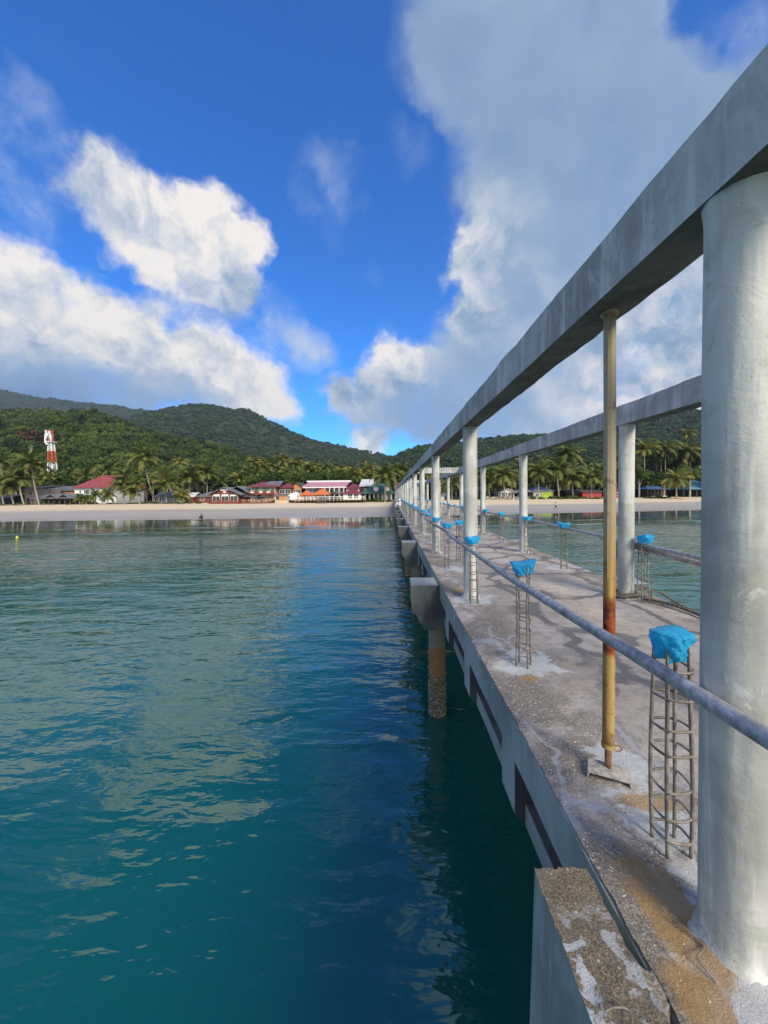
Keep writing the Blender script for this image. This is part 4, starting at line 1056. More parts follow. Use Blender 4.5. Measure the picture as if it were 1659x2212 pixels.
# --- left end
r, x0, x1, zb, ze, zr = house(165,250,1027,1053,112,13,'hip',WL['white'],RF['red'],'house','white two storey house with red hipped roof and turquoise awnings',win=[(.10,.62,.5,1.1,None),(.23,.62,.8,1.2,None),(.30,.62,.8,1.2,None),(.45,.62,.8,1.2,None),(.72,.62,1.1,1.2,None),(.9,.62,1.0,1.2,None),(.68,.10,1.2,1.3,None),(.2,.10,1.2,1.3,None),(.45,.10,1.2,1.3,None)],inset=4.0,over=.8)
for k, (u, w) in enumerate(((.22,3.0),(.74,3.4))):
    x = x0+(x1-x0)*u; z = zb+(ze-zb)*.56; wbuild(MB().hexa([(x-w/2,110.9,z-.75),(x+w/2,110.9,z-.75),(x+w/2,112,z),(x-w/2,112,z),(x-w/2,110.9,z-.68),(x+w/2,110.9,z-.68),(x+w/2,112,z+.07),(x-w/2,112,z+.07)]), 'awning', M_AWN, r)
wbuild(MB().box(x0-.3,x0+.1,111.7,112.1,zb,ze), 'corner_pillar', M_WHITE, r)
r, x0, x1, zb, ze, zr = house(68,163,1067,1076,106.5,7,'hip',WL['brown'],RF['grey'],'beach_bar','long low brown bar with grey roof and open front',cat='building',posts=9,open_front=True,inset=2.0)
for u in (.45,.75):
    x = x0+(x1-x0)*u; wbuild(roof_mb(x-1.4,x+1.4,106.2,109,ze+.25,ze+1.25,'gable_y',.1), 'dormer_roof', RF['grey'], r)
house(86,160,1050,1060,121,11,'hip',WL['orange'],RF['slate'],'house','orange walled house with slate hipped roof behind the brown bar',win=[(.1,.55,1.2,1.2,None),(.2,.55,1.2,1.2,None),(.72,.55,1.2,1.2,None)],inset=4)
house(53,79,1049,1056,110,8,'shed',WL['beige'],RF['dark'],'house','tall beige house with dark flat roof beside leaning palms',win=[(.5,.62,1.1,1.1,None)],door=.3)
house(2,24,1068,1075,112,6,'gable_x',WL['dark'],RF['dark'],'beach_hut','small dark hut half hidden under the leaning palms')
# --- small cottages among the palms
r, x0, x1, zb, ze, zr = house(337,368,1063,1073,110,6,'gable_x',WL['white'],RF['grey'],'cottage','little white porch cottage with grey roof and white chairs',posts=4,open_front=True)
for i in range(3):
    x = x0+1.2+i*.9; c = empty('plastic_chair', (x,109.2,zb+.1), 'white chair standing before the little porch cottage', 'chair', 'chairs before the porch cottage')
    wbuild(MB().box(x-.24,x+.24,109.0,109.4,zb+.5,zb+.56), 'seat', M_WHITE, c); wbuild(MB().box(x-.24,x+.24,109.4,109.45,zb+.1,zb+1.0), 'backrest', M_WHITE, c)
    for sx in (-.2,.2): wbuild(MB().box(x+sx-.03,x+sx+.03,109.02,109.07,zb+.05,zb+.5), 'leg', M_WHITE, c)
house(378,400,1066,1074,113,6,'gable_x',WL['grey'],RF['grey'],'cottage','grey cottage hidden behind the low palm',win=[(.5,.4,1.0,1.0,None)])
house(402,418,1064,1073,112,5,'gable_x',WL['redwood'],RF['white'],'cottage','narrow red cottage with pale roof next to the red hut',door=.5)
house(427,460,1062,1072,108,8,'hip',WL['redwood'],RF['grey'],'beach_hut','red wooden hut with grey hipped roof left of the gabled restaurant',win=[(.3,.4,1.0,1.0,None)],door=.7)
# --- gabled restaurant on stilts
X0, X1, ZP = platform(449,588,1086.5,102,12,'stilt_terrace','red brown terrace on stilts before the gabled restaurant',WL['redwood'],True,18)
r, x0, x1, zb, ze, zr = house(456,516,1053,1069,104,12,'gable_y',WL['redwood'],RF['grey'],'restaurant','red brown gabled restaurant with white name boards',cat='restaurant',base=ZP,over=.9,win=[(.18,.22,1.9,1.6,None),(.5,.22,1.9,1.6,None),(.82,.22,1.9,1.6,None)])
zz = ze-.1
for (u, z, w, h) in ((.20,0,1.6,.55),(.50,0,1.9,.55),(.80,0,1.7,.45),(.48,1.55,2.2,.5),(.5,1.0,.8,.35)):
    x = x0+(x1-x0)*u; wbuild(MB().box(x-w/2,x+w/2,103.86,103.96,zz+z-.3,zz+z-.3+h), 'name_board', M_WHITE, r)
wbuild(roof_mb(x0+3.5,x1+1.2,107,115,ze+.6,zr+.35,'gable_y',.5), 'rear_roof', RF['grey'], r)
house(512,540,1056,1068,109,9,'hip',WL['brown'],RF['slate'],'pavilion','dark roofed pavilion between restaurant and red roofed guesthouse',cat='pavilion',base=ZP,posts=4,open_front=True)
def parasol(px, py, Y, z0, label, r=1.3):
    p = at(px, py, Y); o = empty('parasol', (p.x, Y, z0), label, 'parasol', 'parasols on the restaurant terrace'); v = [(p.x,Y,p.z)]; n = 8
    for i in range(n): v.append((p.x+r*math.cos(6.283*i/n), Y+r*math.sin(6.283*i/n), p.z-.6))
    wbuild(MB().add(v, [(0,1+i,1+(i+1)%n) for i in range(n)]), 'canopy', RF['dark'], o); wbuild(MB().tube([(p.x,Y,z0),(p.x,Y,p.z)], .04, 6), 'pole', M_POST, o)
for k, px in enumerate((534,546,571,566)):
    parasol(px, 1069+(k%2)*1.5, 104+k*.7, ZP, 'dark parasol on the red brown terrace of the gabled restaurant')
# --- guesthouse with shutters
r, x0, x1, zb, ze, zr = house(541,594,1041,1051,110,11,'hip',WL['cream'],RF['dkred'],'guesthouse','cream two storey guesthouse with red hipped roof and green shutters',cat='guesthouse',win=[(.22,.64,.8,1.5,M_SHUT),(.62,.64,.9,1.5,M_SHUT),(.9,.64,.8,1.4,None),(.35,.12,1.6,1.8,M_SHUT)],inset=3,over=1.0)
wbuild(MB().box(x0-1.5,x1+.3,108.4,110,zb+(ze-zb)*.50,zb+(ze-zb)*.50+.2), 'balcony_floor', WL['redwood'], r); wbuild(MB().box(x0-1.5,x1+.3,108.38,108.5,zb+(ze-zb)*.50+.2,zb+(ze-zb)*.50+1.1), 'balcony_rail', WL['redwood'], r)
for i in range(6): wbuild(MB().box(x0-1.4+i*1.75,x0-1.2+i*1.75,108.42,108.62,zb,zb+(ze-zb)*.50), 'post', WL['wood'], r)
wbuild(roof_mb(at(576,1050,111).x, at(604,1050,111).x, 110.6, 118, ze+.15, at(590,1039,114).z,'gable_x',.3), 'annexe_roof', RF['slate'], r)
for (u, z) in ((.15,0),(.5,0),(.8,0)): wbuild(MB().box(x0+(x1-x0)*u-.5,x0+(x1-x0)*u+.5,108.3,108.37,zb+(ze-zb)*.5+.5,zb+(ze-zb)*.5+.9), 'flower_box', M_WHITE, r)
r, x0, x1, zb, ze, zr = house(594,624,1068,1070,104,8,'shed',WL['cream'],RF['grey'],'beach_kiosk','cream block kiosk with orange shutter panel at sand level',cat='kiosk',over=.3)
wbuild(MB().box((x0+x1)/2-.8,(x0+x1)/2+1.2,103.9,104.02,ze-1.3,ze-.3), 'shutter_panel', WL['orange'], r); wbuild(MB().box(x0+.3,x0+1.6,103.92,104.02,ze-1.2,ze-.3), 'pane', M_GLASS, r)
house(600,631,1044,1053,112,9,'hip',WL['redwood'],RF['dkred'],'tea_house','wooden upper storey house with dark red roof above the cream kiosk',win=[(.3,.6,1.4,1.2,None),(.7,.6,1.4,1.2,None)],posts=4)
house(630,652,1043,1053,113,9,'gable_y',WL['orange'],RF['wood'] if 'wood' in RF else RF['dark'],'gabled_house','orange gabled house beside the long pink roofed building',win=[(.35,.55,1.0,1.3,None),(.7,.55,1.0,1.3,None)])
r, x0, x1, zb, ze, zr = house(659,743,1041,1050.5,112,9,'shed',WL['brown'],RF['pink'],'hotel_building','long brown building with pink sloping roof and white ridge board',cat='building',win=[(.06,.55,1.0,1.4,None),(.14,.55,1.0,1.4,None),(.22,.55,1.0,1.4,None),(.4,.5,1.6,1.4,None),(.55,.5,1.6,1.4,None),(.72,.5,2.0,1.4,None),(.9,.5,1.2,1.4,None)],over=.8)
wbuild(MB().box(x0-1.6,x1+1.2,121.5,121.9,zr-.02,zr+.45), 'ridge_board', M_WHITE, r); wbuild(MB().box(x0-.4,x1+.9,110.7,111.15,ze-.5,ze-.2), 'fascia_board', M_WHITE, r)
wbuild(MB().box(x0+6,x1+1,108.5,112,zb+(ze-zb)*.5,zb+(ze-zb)*.5+.2), 'balcony_floor', WL['wood'], r)
for i in range(5): wbuild(MB().box(x0+6.5+i*1.4,x0+6.7+i*1.4,108.6,108.8,zb,ze-.5), 'post', M_WHITE, r)
# --- second terrace with tents
X0, X1, ZP = platform(629,787,1080,102,11,'stilt_terrace','grey terrace on stilts with white railing under the orange tents',WL['wood'],True,20,M_WHITE)
st = at(694,1085,101).x; stairs = empty('wooden_stairs', (st,101,gz(st,101)), 'wooden steps from the sand to the white railed terrace', 'stairs')
for i in range(6): wbuild(MB().box(st-1.3,st+1.3,100.2+i*.32,100.5+i*.32,gz(st,100)+.08+i*.26,gz(st,100)+.16+i*.26), 'step', WL['wood'], stairs)
def tent(px0, px1, yr, ye, Y, m, label, name='canvas_tent', kind='tent', pm=M_WHITE, dep=4.5):
    a = at(px0, ye, Y); b = at(px1, ye, Y); ze = a.z; zr = at((px0+px1)/2, yr, Y+dep/2).z; r = empty(name, ((a.x+b.x)/2, Y, ZP), label, 'tent' if name == 'canvas_tent' else 'gazebo')
    wbuild(roof_mb(a.x,b.x,Y,Y+dep,ze,zr,kind,.15,.2), 'canopy', m, r)
    for x in (a.x+.15,b.x-.15):
        for y in (Y+.2,Y+dep-.2): wbuild(MB().box(x-.07,x+.07,y-.07,y+.07,ZP,ze-.1), 'post', pm, r)
    return r, a.x, b.x, ze
r, a, b, ze = tent(623,646,1062,1070,103,RF['white'],'small white gazebo with a white side panel','garden_gazebo'); wbuild(MB().box(a+.5,b-.6,102.9,103,ZP+.1,ZP+1.9), 'side_panel', M_WHITE, r)
tent(647,673,1059,1069,103.5,RF['orange'],'smaller orange canvas tent beside the white gazebo')
tent(675,712,1055,1068,103,RF['orange'],'larger orange canvas tent above the wooden steps')
tent(711,736,1062,1069,102.6,RF['dark'],'dark gabled gazebo on white posts','garden_gazebo','gable_y')
def chair_row(pxs, Y, z, lab, grp, m):
    for px in pxs:
        x = at(px, 1078, Y).x; c = empty('cafe_chair', (x,Y,z), lab, 'chair', grp)
        wbuild(MB().box(x-.22,x+.22,Y-.2,Y+.22,z+.42,z+.47), 'seat', m, c); wbuild(MB().box(x-.22,x+.22,Y+.2,Y+.24,z+.45,z+.95), 'backrest', m, c)
        for sx in (-.19,.19):
            for sy in (-.17,.19): wbuild(MB().box(x+sx-.025,x+sx+.025,Y+sy-.025,Y+sy+.025,z,z+.42), 'leg', m, c)
chair_row([650,655,661,668,679,684,690,698,703,708], 104, ZP, 'white cafe chair on the white railed terrace', 'chairs on the white railed terrace', M_WHITE)
M_CHR = simple('pale_rattan', (.45,.33,.20), .8, .2, 3)
chair_row([524,529,536,542,549,555,562,570,577,583], 103.6, at(500,1086.5,102).z, 'pale rattan chair on the red brown terrace', 'chairs on the red brown terrace', M_CHR)
# --- dark red pair, brown shed roof, green hall
house(748,777,1045,1055,112,8,'hip',WL['white'],RF['dkred'],'house','upper white house with dark red hipped roof near the green hall',win=[(.3,.7,1.0,1.0,None),(.7,.7,1.0,1.0,None)],inset=2.2)
r, x0, x1, zb, ze, zr = house(741,779,1056,1065.5,104.5,7,'hip',WL['white'],RF['dkred'],'cafe_house','low white cafe with dark red hipped roof on the terrace end',cat='cafe',base=ZP,win=[(.4,.2,1.2,1.2,None),(.75,.2,1.2,1.2,None)],inset=3)
house(780,806,1035,1050,113,10,'shed',WL['brown'],RF['white'],'shed_house','brown house with steep white edged shed roof behind the green hall',win=[(.4,.6,1.0,1.0,None)],over=.6)
r, x0, x1, zb, ze, zr = house(788,846,1044,1065,108,14,'hip',WL['grey'],RF['green'],'assembly_hall','wide hall with green hipped roof and pale pillars by the pier foot',cat='hall',posts=7,open_front=True,inset=3.5,over=1.0)
for i in range(7):
    x = x0+.15+(x1-x0-.3)*i/6; wbuild(MB().box(x-.2,x+.2,107.7,108.08,zb,ze), 'pillar', WL['grey'], r)
for u in (.42,.82):
    x = x0+(x1-x0)*u; wbuild(MB().tube([(x,108.2,ze+1.1),(x,107.9,ze+1.25)], .75, 14), 'dish', M_WHITE, r)
house(851,866,1034,1046,150,8,'hip',WL['cream'],RF['orr'],'house','house with orange tiled roof behind the green hall palms')
# --- right-hand shore
house(947,960,1062,1069,116,5,'gable_x',WL['white'],RF['grey'],'beach_hut','pale hut seen between the pier columns',posts=3,open_front=True)
r, x0, x1, zb, ze, zr = house(1082,1111,1055,1064,116,6,'gable_y',WL['white'],RF['white'],'beach_cafe','white gabled beach cafe with red seats inside',cat='cafe',posts=2,open_front=True,over=.6)
wbuild(MB().add([(x0,116,ze),(x1,116,ze),((x0+x1)/2,116,zr-.2)], [(0,1,2)]), 'gable_board', M_WHITE, r)
for i in range(4):
    x = x0+.7+i*1.0; c = empty('red_seat', (x,116.6,zb), 'red seat inside the white gabled cafe', 'seat', 'red seats in the beach cafe')
    wbuild(MB().box(x-.32,x+.32,116.4,116.9,zb,zb+.5), 'base', WL['red'], c); wbuild(MB().box(x-.32,x+.32,116.9,117.0,zb,zb+1.0), 'backrest', WL['red'], c)
house(1118,1146,1056,1062,118,6,'gable_x',WL['dark'],RF['grey'],'beach_shelter','open shelter with grey roof beside the white cafe',cat='shelter',posts=5,open_front=True)
r, x0, x1, zb, ze, zr = house(1152,1194,1050,1060,121,8,'hip',WL['grey'],RF['bluegrey'],'beach_house','hut with blue grey roof and lime green front wall',win=[(.2,.3,1,1,None)])
xm = x0+(x1-x0)*.42; wbuild(MB().box(xm,x1+.02,120.85,120.98,zb,ze-.3), 'lime_front', WL['lime'], r)
house(1226,1250,1058,1064,124,6,'gable_x',WL['dark'],RF['dark'],'beach_hut','low dark hut under the dense palms')
house(1325,1352,1051,1057,124,6,'gable_x',WL['red'],RF['dkred'],'beach_house','bright red hut behind the yellow prop',win=[(.3,.3,.9,.9,None)])
house(1258,1300,1057,1062,126,6,'gable_x',WL['red'],RF['dark'],'beach_hut','dark hut with red wall in the palm shade')
r, x0, x1, zb, ze, zr = house(1399,1440,1045,1056,126,9,'hip',WL['dark'],RF['blue'],'beach_resort','open hall with bright blue roof behind the bushes',cat='hall',posts=6,open_front=True)
for i, u in enumerate((.25,.5,.75)):
    x = x0+(x1-x0)*u; c = empty('covered_bench', (x,125,zb), 'pale covered bench before the blue roofed hall', 'bench', 'benches before the blue hall'); wbuild(MB().box(x-.9,x+.9,124.8,125.3,zb+.4,zb+.6), 'seat', M_WHITE, c); wbuild(MB().box(x-.8,x+.8,124.9,125.2,zb-.1,zb+.4), 'base', WL['grey'], c)
house(1492,1560,1037,1056,126,11,'hip',WL['dark'],RF['teal'],'beach_resort','large open hall with teal blue roof at the palm grove',cat='hall',posts=6,open_front=True)
# stone wall below the cafe: stone by stone
rn = random.Random(5)
wall = empty('sea_wall', (at(1080,1080,113).x, 113, 1.5), 'low loose stone wall along the sand before the white cafe', 'wall')
stm = []
for s in range(5):
    mb = MB(); rs = random.Random(s); v = [(sx*.5*rs.uniform(.7,1), sy*.4*rs.uniform(.7,1), sz*.35*rs.uniform(.7,1)) for sx, sy, sz in ((-1,-1,-1),(1,-1,-1),(1,1,-1),(-1,1,-1),(-1,-1,1),(1,-1,1),(1,1,1),(-1,1,1))]
    mb.hexa(v); stm.append(mb.mesh('stone', M_STONE))
xa, xb = at(1043,1080,113).x, at(1145,1080,113).x; x = xa
while x < xb:
    for lay in (0,1):
        o = newobj('stone', rn.choice(stm), wall); o.location = (x-wall.location.x+rn.uniform(-.1,.1), rn.uniform(-.2,.2)+lay*.25, gz(x,113)+.2+lay*.45-1.5); o.rotation_euler = (rn.uniform(-.3,.3), rn.uniform(-.3,.3), rn.uniform(0,3)); k = rn.uniform(.7,1.2); o.scale = (k,k,k)
    x += .62
# ------------------------------------------------------------------ red and white mast on the hill
M_TR = simple('mast_red', (.50,.085,.035), .6, .15, 1); M_TW = simple('mast_white', (.78,.77,.74), .6, .08, 1)
Yt = 172; pb = at(113.5,1024,Yt); pt = at(109,930,Yt); H = pt.z-pb.z; k_ = Yt/FPX
mast = empty('radio_mast', (pb.x,Yt,fz1(pb.x,Yt)), 'red and white banded lattice radio mast on the wooded slope', 'mast')
def mx_(q, c):  # half width and centre along the mast
    return ((10.5*(1-q)+5.0*q)*k_ if q < .72 else 4.8*k_)*.56
bands = [(-.5,-.2,M_TR),(-.2,.06,M_TW),(.06,.26,M_TW),(.26,.52,M_TR),(.52,.74,M_TW),(.74,1.0,M_TR)]
for (q0, q1, m) in bands:
    mb = MB(); n = max(1, int(round((q1-q0)/.085)))
    cx = lambda q: pb.x+(pt.x-pb.x)*q
    for i in range(n):
        a = q0+(q1-q0)*i/n; b = q0+(q1-q0)*(i+1)/n; wa, wb_ = mx_(a,0), mx_(b,0); za, zb_ = pb.z+H*a, pb.z+H*b
        A = [(cx(a)+sx*wa, Yt+sy*wa, za) for sx, sy in ((-1,-1),(1,-1),(1,1),(-1,1))]; B = [(cx(b)+sx*wb_, Yt+sy*wb_, zb_) for sx, sy in ((-1,-1),(1,-1),(1,1),(-1,1))]
        for j in range(4):
            jj = (j+1)%4; mb.tube([A[j],B[j]], .21, 4, False); mb.tube([A[j],B[jj]], .11, 4, False); mb.tube([A[jj],B[j]], .11, 4, False); mb.tube([B[j],B[jj]], .11, 4, False)
    wbuild(mb, 'lattice_section', m, mast)
for (dx, q, h) in ((-3.6,.95,.10),(3.6,.93,.10),(-3.8,.86,.09),(4.2,.86,.10),(6.6,.82,.12),(-6.2,.76,.12),(-2.8,.69,.05),(0,.9,.06)):
    x = pb.x+(pt.x-pb.x)*q+dx*k_; z = pb.z+H*q; wbuild(MB().box(x-.27,x+.27,Yt-mx_(q,0)-1.1,Yt-mx_(q,0)-.55,z-H*h/2,z+H*h/2), 'panel_antenna', M_TW, mast)
q = .74; x = pb.x+(pt.x-pb.x)*q; wbuild(MB().box(x-7*k_,x+7*k_,Yt-1.6,Yt+1.6,pb.z+H*q-.2,pb.z+H*q+.15), 'platform', M_TW, mast)
for (dx) in (-6.8,6.8): wbuild(MB().box(x+dx*k_-.1,x+dx*k_+.1,Yt-1.6,Yt-1.4,pb.z+H*q,pb.z+H*q+3.6), 'antenna_pole', M_TW, mast)
wbuild(MB().box(pb.x-10*k_,pb.x+10*k_,Yt-2.2,Yt+2.2,fz1(pb.x,Yt)-3,pb.z-H*.5+.1), 'footing', WL['grey'], mast)

# ------------------------------------------------------------------ palms and trees
M_FROND = leafmat('palm_fronds', (.070,.105,.022), (.20,.21,.055), trans=.3)
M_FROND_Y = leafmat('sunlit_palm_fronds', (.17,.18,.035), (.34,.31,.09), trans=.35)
M_TRUNK = simple('palm_trunk', (.30,.26,.21), .9, .25, 4, rnd=.2)
def frond_mesh(seed, mat, L=3.6):
    rn = random.Random(seed); mb = MB(); n = 20; P = []
    droop = rn.uniform(.8,1.3)
    for i in range(n+1):
        q = i/n; an = .60 - droop*q**1.3*1.35
        if i == 0: P.append(Vector((0,0,0)))
        else: P.append(P[-1] + Vector((math.cos(an),0,math.sin(an)))*L/n)
    mb.tube(P[::2], [.06*(1-q)+.012 for q in [i/10 for i in range(11)]], 3, False)
    for i in range(2, n+1):
        q = i/n; ll = .95*math.sin(min(1, q*1.12+.12)*math.pi*.86)+.22
        for s in (-1,1):
            p = P[i]; t1 = (P[i]-P[i-1]).normalized()
            tip = p + Vector((t1.x*.55*ll, s*ll*.78, t1.z*.4*ll - ll*rn.uniform(.35,.75))); w = t1*.11
            mid = (p+tip)/2 + Vector((0,0,.10*ll))
            mb.add([p-w,p+w,mid+w*.9,mid-w*.9,tip], [(0,1,2,3),(3,2,4)])
    return mb.mesh('frond', mat)
fm = [frond_mesh(i, M_FROND) for i in range(4)]; fmy = [frond_mesh(10+i, M_FROND_Y) for i in range(2)]
def palm(base, top, size, nf, label, sunny=False, seed=0):
    rn = random.Random(seed); base = Vector(base); top = Vector(top)
    o = empty('palm_tree', base, label, 'palm', 'coconut palms along the shore'); d = top-base
    c1 = Vector((d.x*.75, d.y*.75, d.z*.45)); pts = []
    for i in range(9):
        q = i/8; pts.append(2*q*(1-q)*c1 + q*q*d)
    pts[0] = pts[0] + Vector((0,0,-.3))
    newobj('trunk', MB().tube(pts, [.24-.11*i/8 for i in range(9)], 6, False).mesh('trunk', M_TRUNK, True), o)
    nf = int(nf*1.3)
    for i in range(nf):
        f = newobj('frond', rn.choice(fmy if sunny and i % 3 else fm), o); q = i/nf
        f.location = d + Vector((0,0,.05)); s = size/3.0*rn.uniform(.85,1.12)
        f.scale = (s,s,s); f.rotation_euler = (rn.uniform(-.25,.25), -1.0+q*1.75+rn.uniform(-.15,.15), i*2.399+rn.uniform(-.25,.25))
    return o
# base x, base y(or None), crown x, crown y, depth, frond length, fronds, sunny, label
PALMS = [
 (52,1093,40,1036,104,4.0,18,0,'leaning palm beside the tall beige house'),
 (85,1093,68,1006,104,4.4,20,0,'tall curved palm before the long brown bar'),
 (12,1088,3,998,125,3.8,16,0,'slender tall palm behind the dark hut'),
 (8,1092,2,1048,106,3.8,16,0,'bushy palm over the small dark hut'),
 (30,1092,22,1052,105,3.6,16,0,'short palm between dark hut and beige house'),
 (337,1088,311,990,106,4.2,20,0,'tallest curved palm beside the little porch cottage'),
 (318,1060,303,1000,130,3.4,15,0,'thin palm crossing behind the tallest curved palm'),
 (388,1050,388,1000,150,3.3,15,1,'pale topped palm on the slope above the cottages'),
 (251,1050,250,1008,150,3.2,15,0,'palm on the slope above the red roofed white house'),
 (302,1085,294,1049,104.5,2.5,16,0,'short yellowing palm with leaning trunk on the sand'),
 (360,1089,357,1046,105,4.2,20,0,'full palm in front of the little porch cottage'),
 (408,1082,409,1032,114,4.2,20,0,'palm with hanging fronds behind the narrow red cottage'),
 (447,1075,447,1024,118,4.0,20,0,'palm behind the red wooden hut'),
 (393,1089,393,1072,104,2.6,16,1,'low bushy yellow green palm on the sand'),
 (172,1089,172,1077,104,1.7,14,0,'low palm at the corner of the white house'),
 (186,1089,185,1078,104,1.8,14,0,'second low palm before the white house'),
 (206,1090,206,1071,104,2.0,15,0,'young palm before the awnings of the white house'),
 (232,1090,232,1070,103.5,2.3,16,1,'yellow green young palm before the white house'),
 (268,1090,265,1046,104,3.4,22,0,'dense dark palm right of the white house'),
 (281,1089,282,1064,105,2.4,16,0,'small palm beside the dense dark palm'),
 (148,1056,148,1026,140,3.4,15,0,'palm below the radio mast'),
 (165,1056,166,1028,145,3.4,15,0,'palm behind the red roofed white house'),
 (612,1040,611,996,150,3.6,16,1,'tall palm rising behind the guesthouse'),
 (643,1038,640,1004,150,3.6,16,1,'tall thin palm left of the pink roof'),
 (676,1040,675,1012,140,3.6,17,1,'palm rising over the pink roofed building'),
 (706,1040,705,1014,145,3.4,15,0,'slim palm behind the middle of the pink roof'),
 (737,1046,737,1023,135,3.6,17,1,'palm at the far end of the pink roof'),
 (763,1048,764,1026,130,3.8,18,1,'palm above the dark red hipped house'),
 (797,1040,797,1012,145,3.2,14,1,'tall slim palm behind the brown shed roof'),
 (786,1046,785,1028,140,3.0,14,1,'short sunlit palm behind the brown shed roof'),
 (801,1046,801,1030,138,3.0,14,1,'sunlit palm by the green hall'),
 (832,1081,831,1030,105.5,4.0,20,0,'dark palm in front of the green hall'),
 (854,1045,854,1018,128,3.6,17,0,'palm behind the foot of the pier'),
 (872,1050,871,1020,130,3.6,17,0,'second palm behind the foot of the pier'),
 (551,1036,548,998,150,3.2,14,1,'palm in the slim group above the guesthouse'),
 (558,1036,556,1003,152,3.0,14,0,'palm in the slim group above the guesthouse'),
 (570,1036,569,1004,150,3.0,14,1,'palm in the slim group above the guesthouse'),
 (580,1036,581,1006,151,3.0,14,0,'palm in the slim group above the guesthouse'),
 (589,1036,590,1008,150,3.0,14,1,'palm in the slim group above the guesthouse'),
 (1230,1062,1227,982,130,4.6,20,0,'tallest palm of the far shore beyond the deck'),
 (1208,1072,1203,1014,119,4.4,20,0,'pale trunked palm beside the lime green hut'),
 (1163,1074,1163,1020,118,4.2,20,0,'palm in front of the hut with blue grey roof'),
 (1277,1072,1277,1034,119,4.2,20,0,'bushy palm in front of the dark hut with red wall'),
 (1238,1072,1236,1036,120,4.2,20,0,'palm over the low dark hut'),
 (1335,1060,1336,996,128,4.0,18,1,'sunlit palm above the bright red hut'),
 (1359,1066,1360,1010,125,4.0,18,0,'palm right of the bright red hut'),
 (1461,1069,1461,1038,117,4.0,20,1,'short round palm on the sand before the blue halls'),
 (1483,972,1485,939,210,4.4,17,1,'lone sunlit palm high on the wooded slope'),
 (1106,1070,1105,1036,120,4.2,20,0,'palm behind the white gabled cafe'),
 (1093,1075,1087,1030,114,4.2,20,0,'palm with pale trunk in front of the white gabled cafe'),
 (1058,1076,1057,1044,116,4.0,18,0,'palm left of the white gabled cafe'),
 (1040,1074,1040,1030,122,4.0,18,0,'palm further behind the stone wall'),
 (976,1074,976,1044,117,4.0,18,0,'palm seen between pier columns over the pale hut'),
 (1000,1070,1001,1034,122,4.0,18,0,'second palm seen between the pier columns'),
 (910,1066,911,1030,125,3.8,17,0,'palm beyond the pier foot'),
 (935,1068,936,1026,126,3.8,17,0,'taller palm beyond the pier foot'),
 (1132,1066,1131,1010,130,4.2,18,0,'tall palm behind the open shelter'),
 (1180,1062,1182,1008,132,4.2,18,0,'tall palm behind the hut with blue grey roof'),
 (1305,1066,1304,1020,126,4.2,18,0,'palm left of the yellow prop'),
]
for i in range(15):
    PALMS.append((1392+i*9, 1060, 1392+i*9, 972+(i*37)%46, 138+(i*13)%16, 4.6, 18, 1 if i % 3 == 0 else 0, 'palm of the dense dark grove behind the blue halls'))
for i in range(9):
    PALMS.append((1210+i*20, 1062, 1212+i*20, 1014+(i*29)%20, 136+(i*7)%10, 4.2, 16, 1 if i % 4 == 1 else 0, 'palm of the grove behind the far shore huts'))
rp = random.Random(77)
for i in range(34):
    px = 10 + i*25 + rp.uniform(-8,8)
    PALMS.append((px, 1064, px+rp.uniform(-5,5), rp.uniform(1016,1046) if px < 520 else rp.uniform(1022,1040), rp.uniform(122,142), rp.uniform(3.0,3.9), 14, 1 if i % 4 == 0 else 0, 'palm in the green belt behind the village roofs'))
for i, (bx, by, cx, cy, Y, L, nf, sunny, lab) in enumerate(PALMS):
    c = at(cx, cy, Y); b = at(bx, 1080, Y); zg = gz(b.x, Y) if by > 1060 or Y < 150 else fz1(b.x, Y)
    if Y >= 205: zg = max(fz1(b.x, Y), fz3(b.x, Y)) - .5
    if c.z - zg < 1.0: c.z = zg + 1.0
    palm((b.x, Y, zg), c, L, nf, lab, sunny, i)
# broadleaf trees behind the village
tm = [crown_mesh('crown', [M_LEAF, M_LEAF, M_LEAF_B, M_LEAF][i], 4.0, 6.0, 12, 70, .42, 300+i) for i in range(4)]
M_BROWNLEAF = leafmat('brown_leaves', (.07,.032,.018), (.12,.055,.03)); tb = crown_mesh('crown', M_BROWNLEAF, 4.2, 5.0, 11, 70, .45, 400)
def tree(x, y, zg, h, s, me, lab, grp='broadleaf trees behind the village'):
    o = empty('broadleaf_tree', (x,y,zg), lab, 'tree', grp); mb = MB()
    mb.tube([(0,0,-.5),(.1,.05,h*.4),(0,.1,h*.75)], [.30,.22,.14], 6, False)
    for a in (0,2.1,4.2): mb.tube([(.05,.05,h*.5),(1.2*math.cos(a)*s,1.2*math.sin(a)*s,h*.85)], [.13,.05], 4, False)
    newobj('trunk', mb.mesh('trunk', M_PALE_BARK), o); c = newobj('crown', me, o); c.location = (0,0,h-3.2*s); c.scale = (s,s,s); c.rotation_euler.z = x*1.7
    return o
rn = random.Random(21); px = -160
while px < 1820:
    Y = rn.uniform(124,146); p = at(px, 1070, Y); far = px > 860
    s = rn.uniform(.75,1.15); tree(p.x, Y, gz(p.x, Y), rn.uniform(5.5,8.0), s, rn.choice(tm),
        ('leafy tree in the belt behind the far shore huts' if far else 'leafy tree in the belt behind the village houses'), 'trees behind the far shore' if far else 'trees behind the village')
    px += rn.uniform(9,16) if px < 860 else rn.uniform(8,14)
p = at(66, 940, 215); zt = fz1(p.x, 215); tree(p.x, 215, zt-1, max(8, p.z-zt+1), 1.5, tb, 'tall tree with brown foliage and pale trunk left of the radio mast')
p = at(700, 1000, 300); 
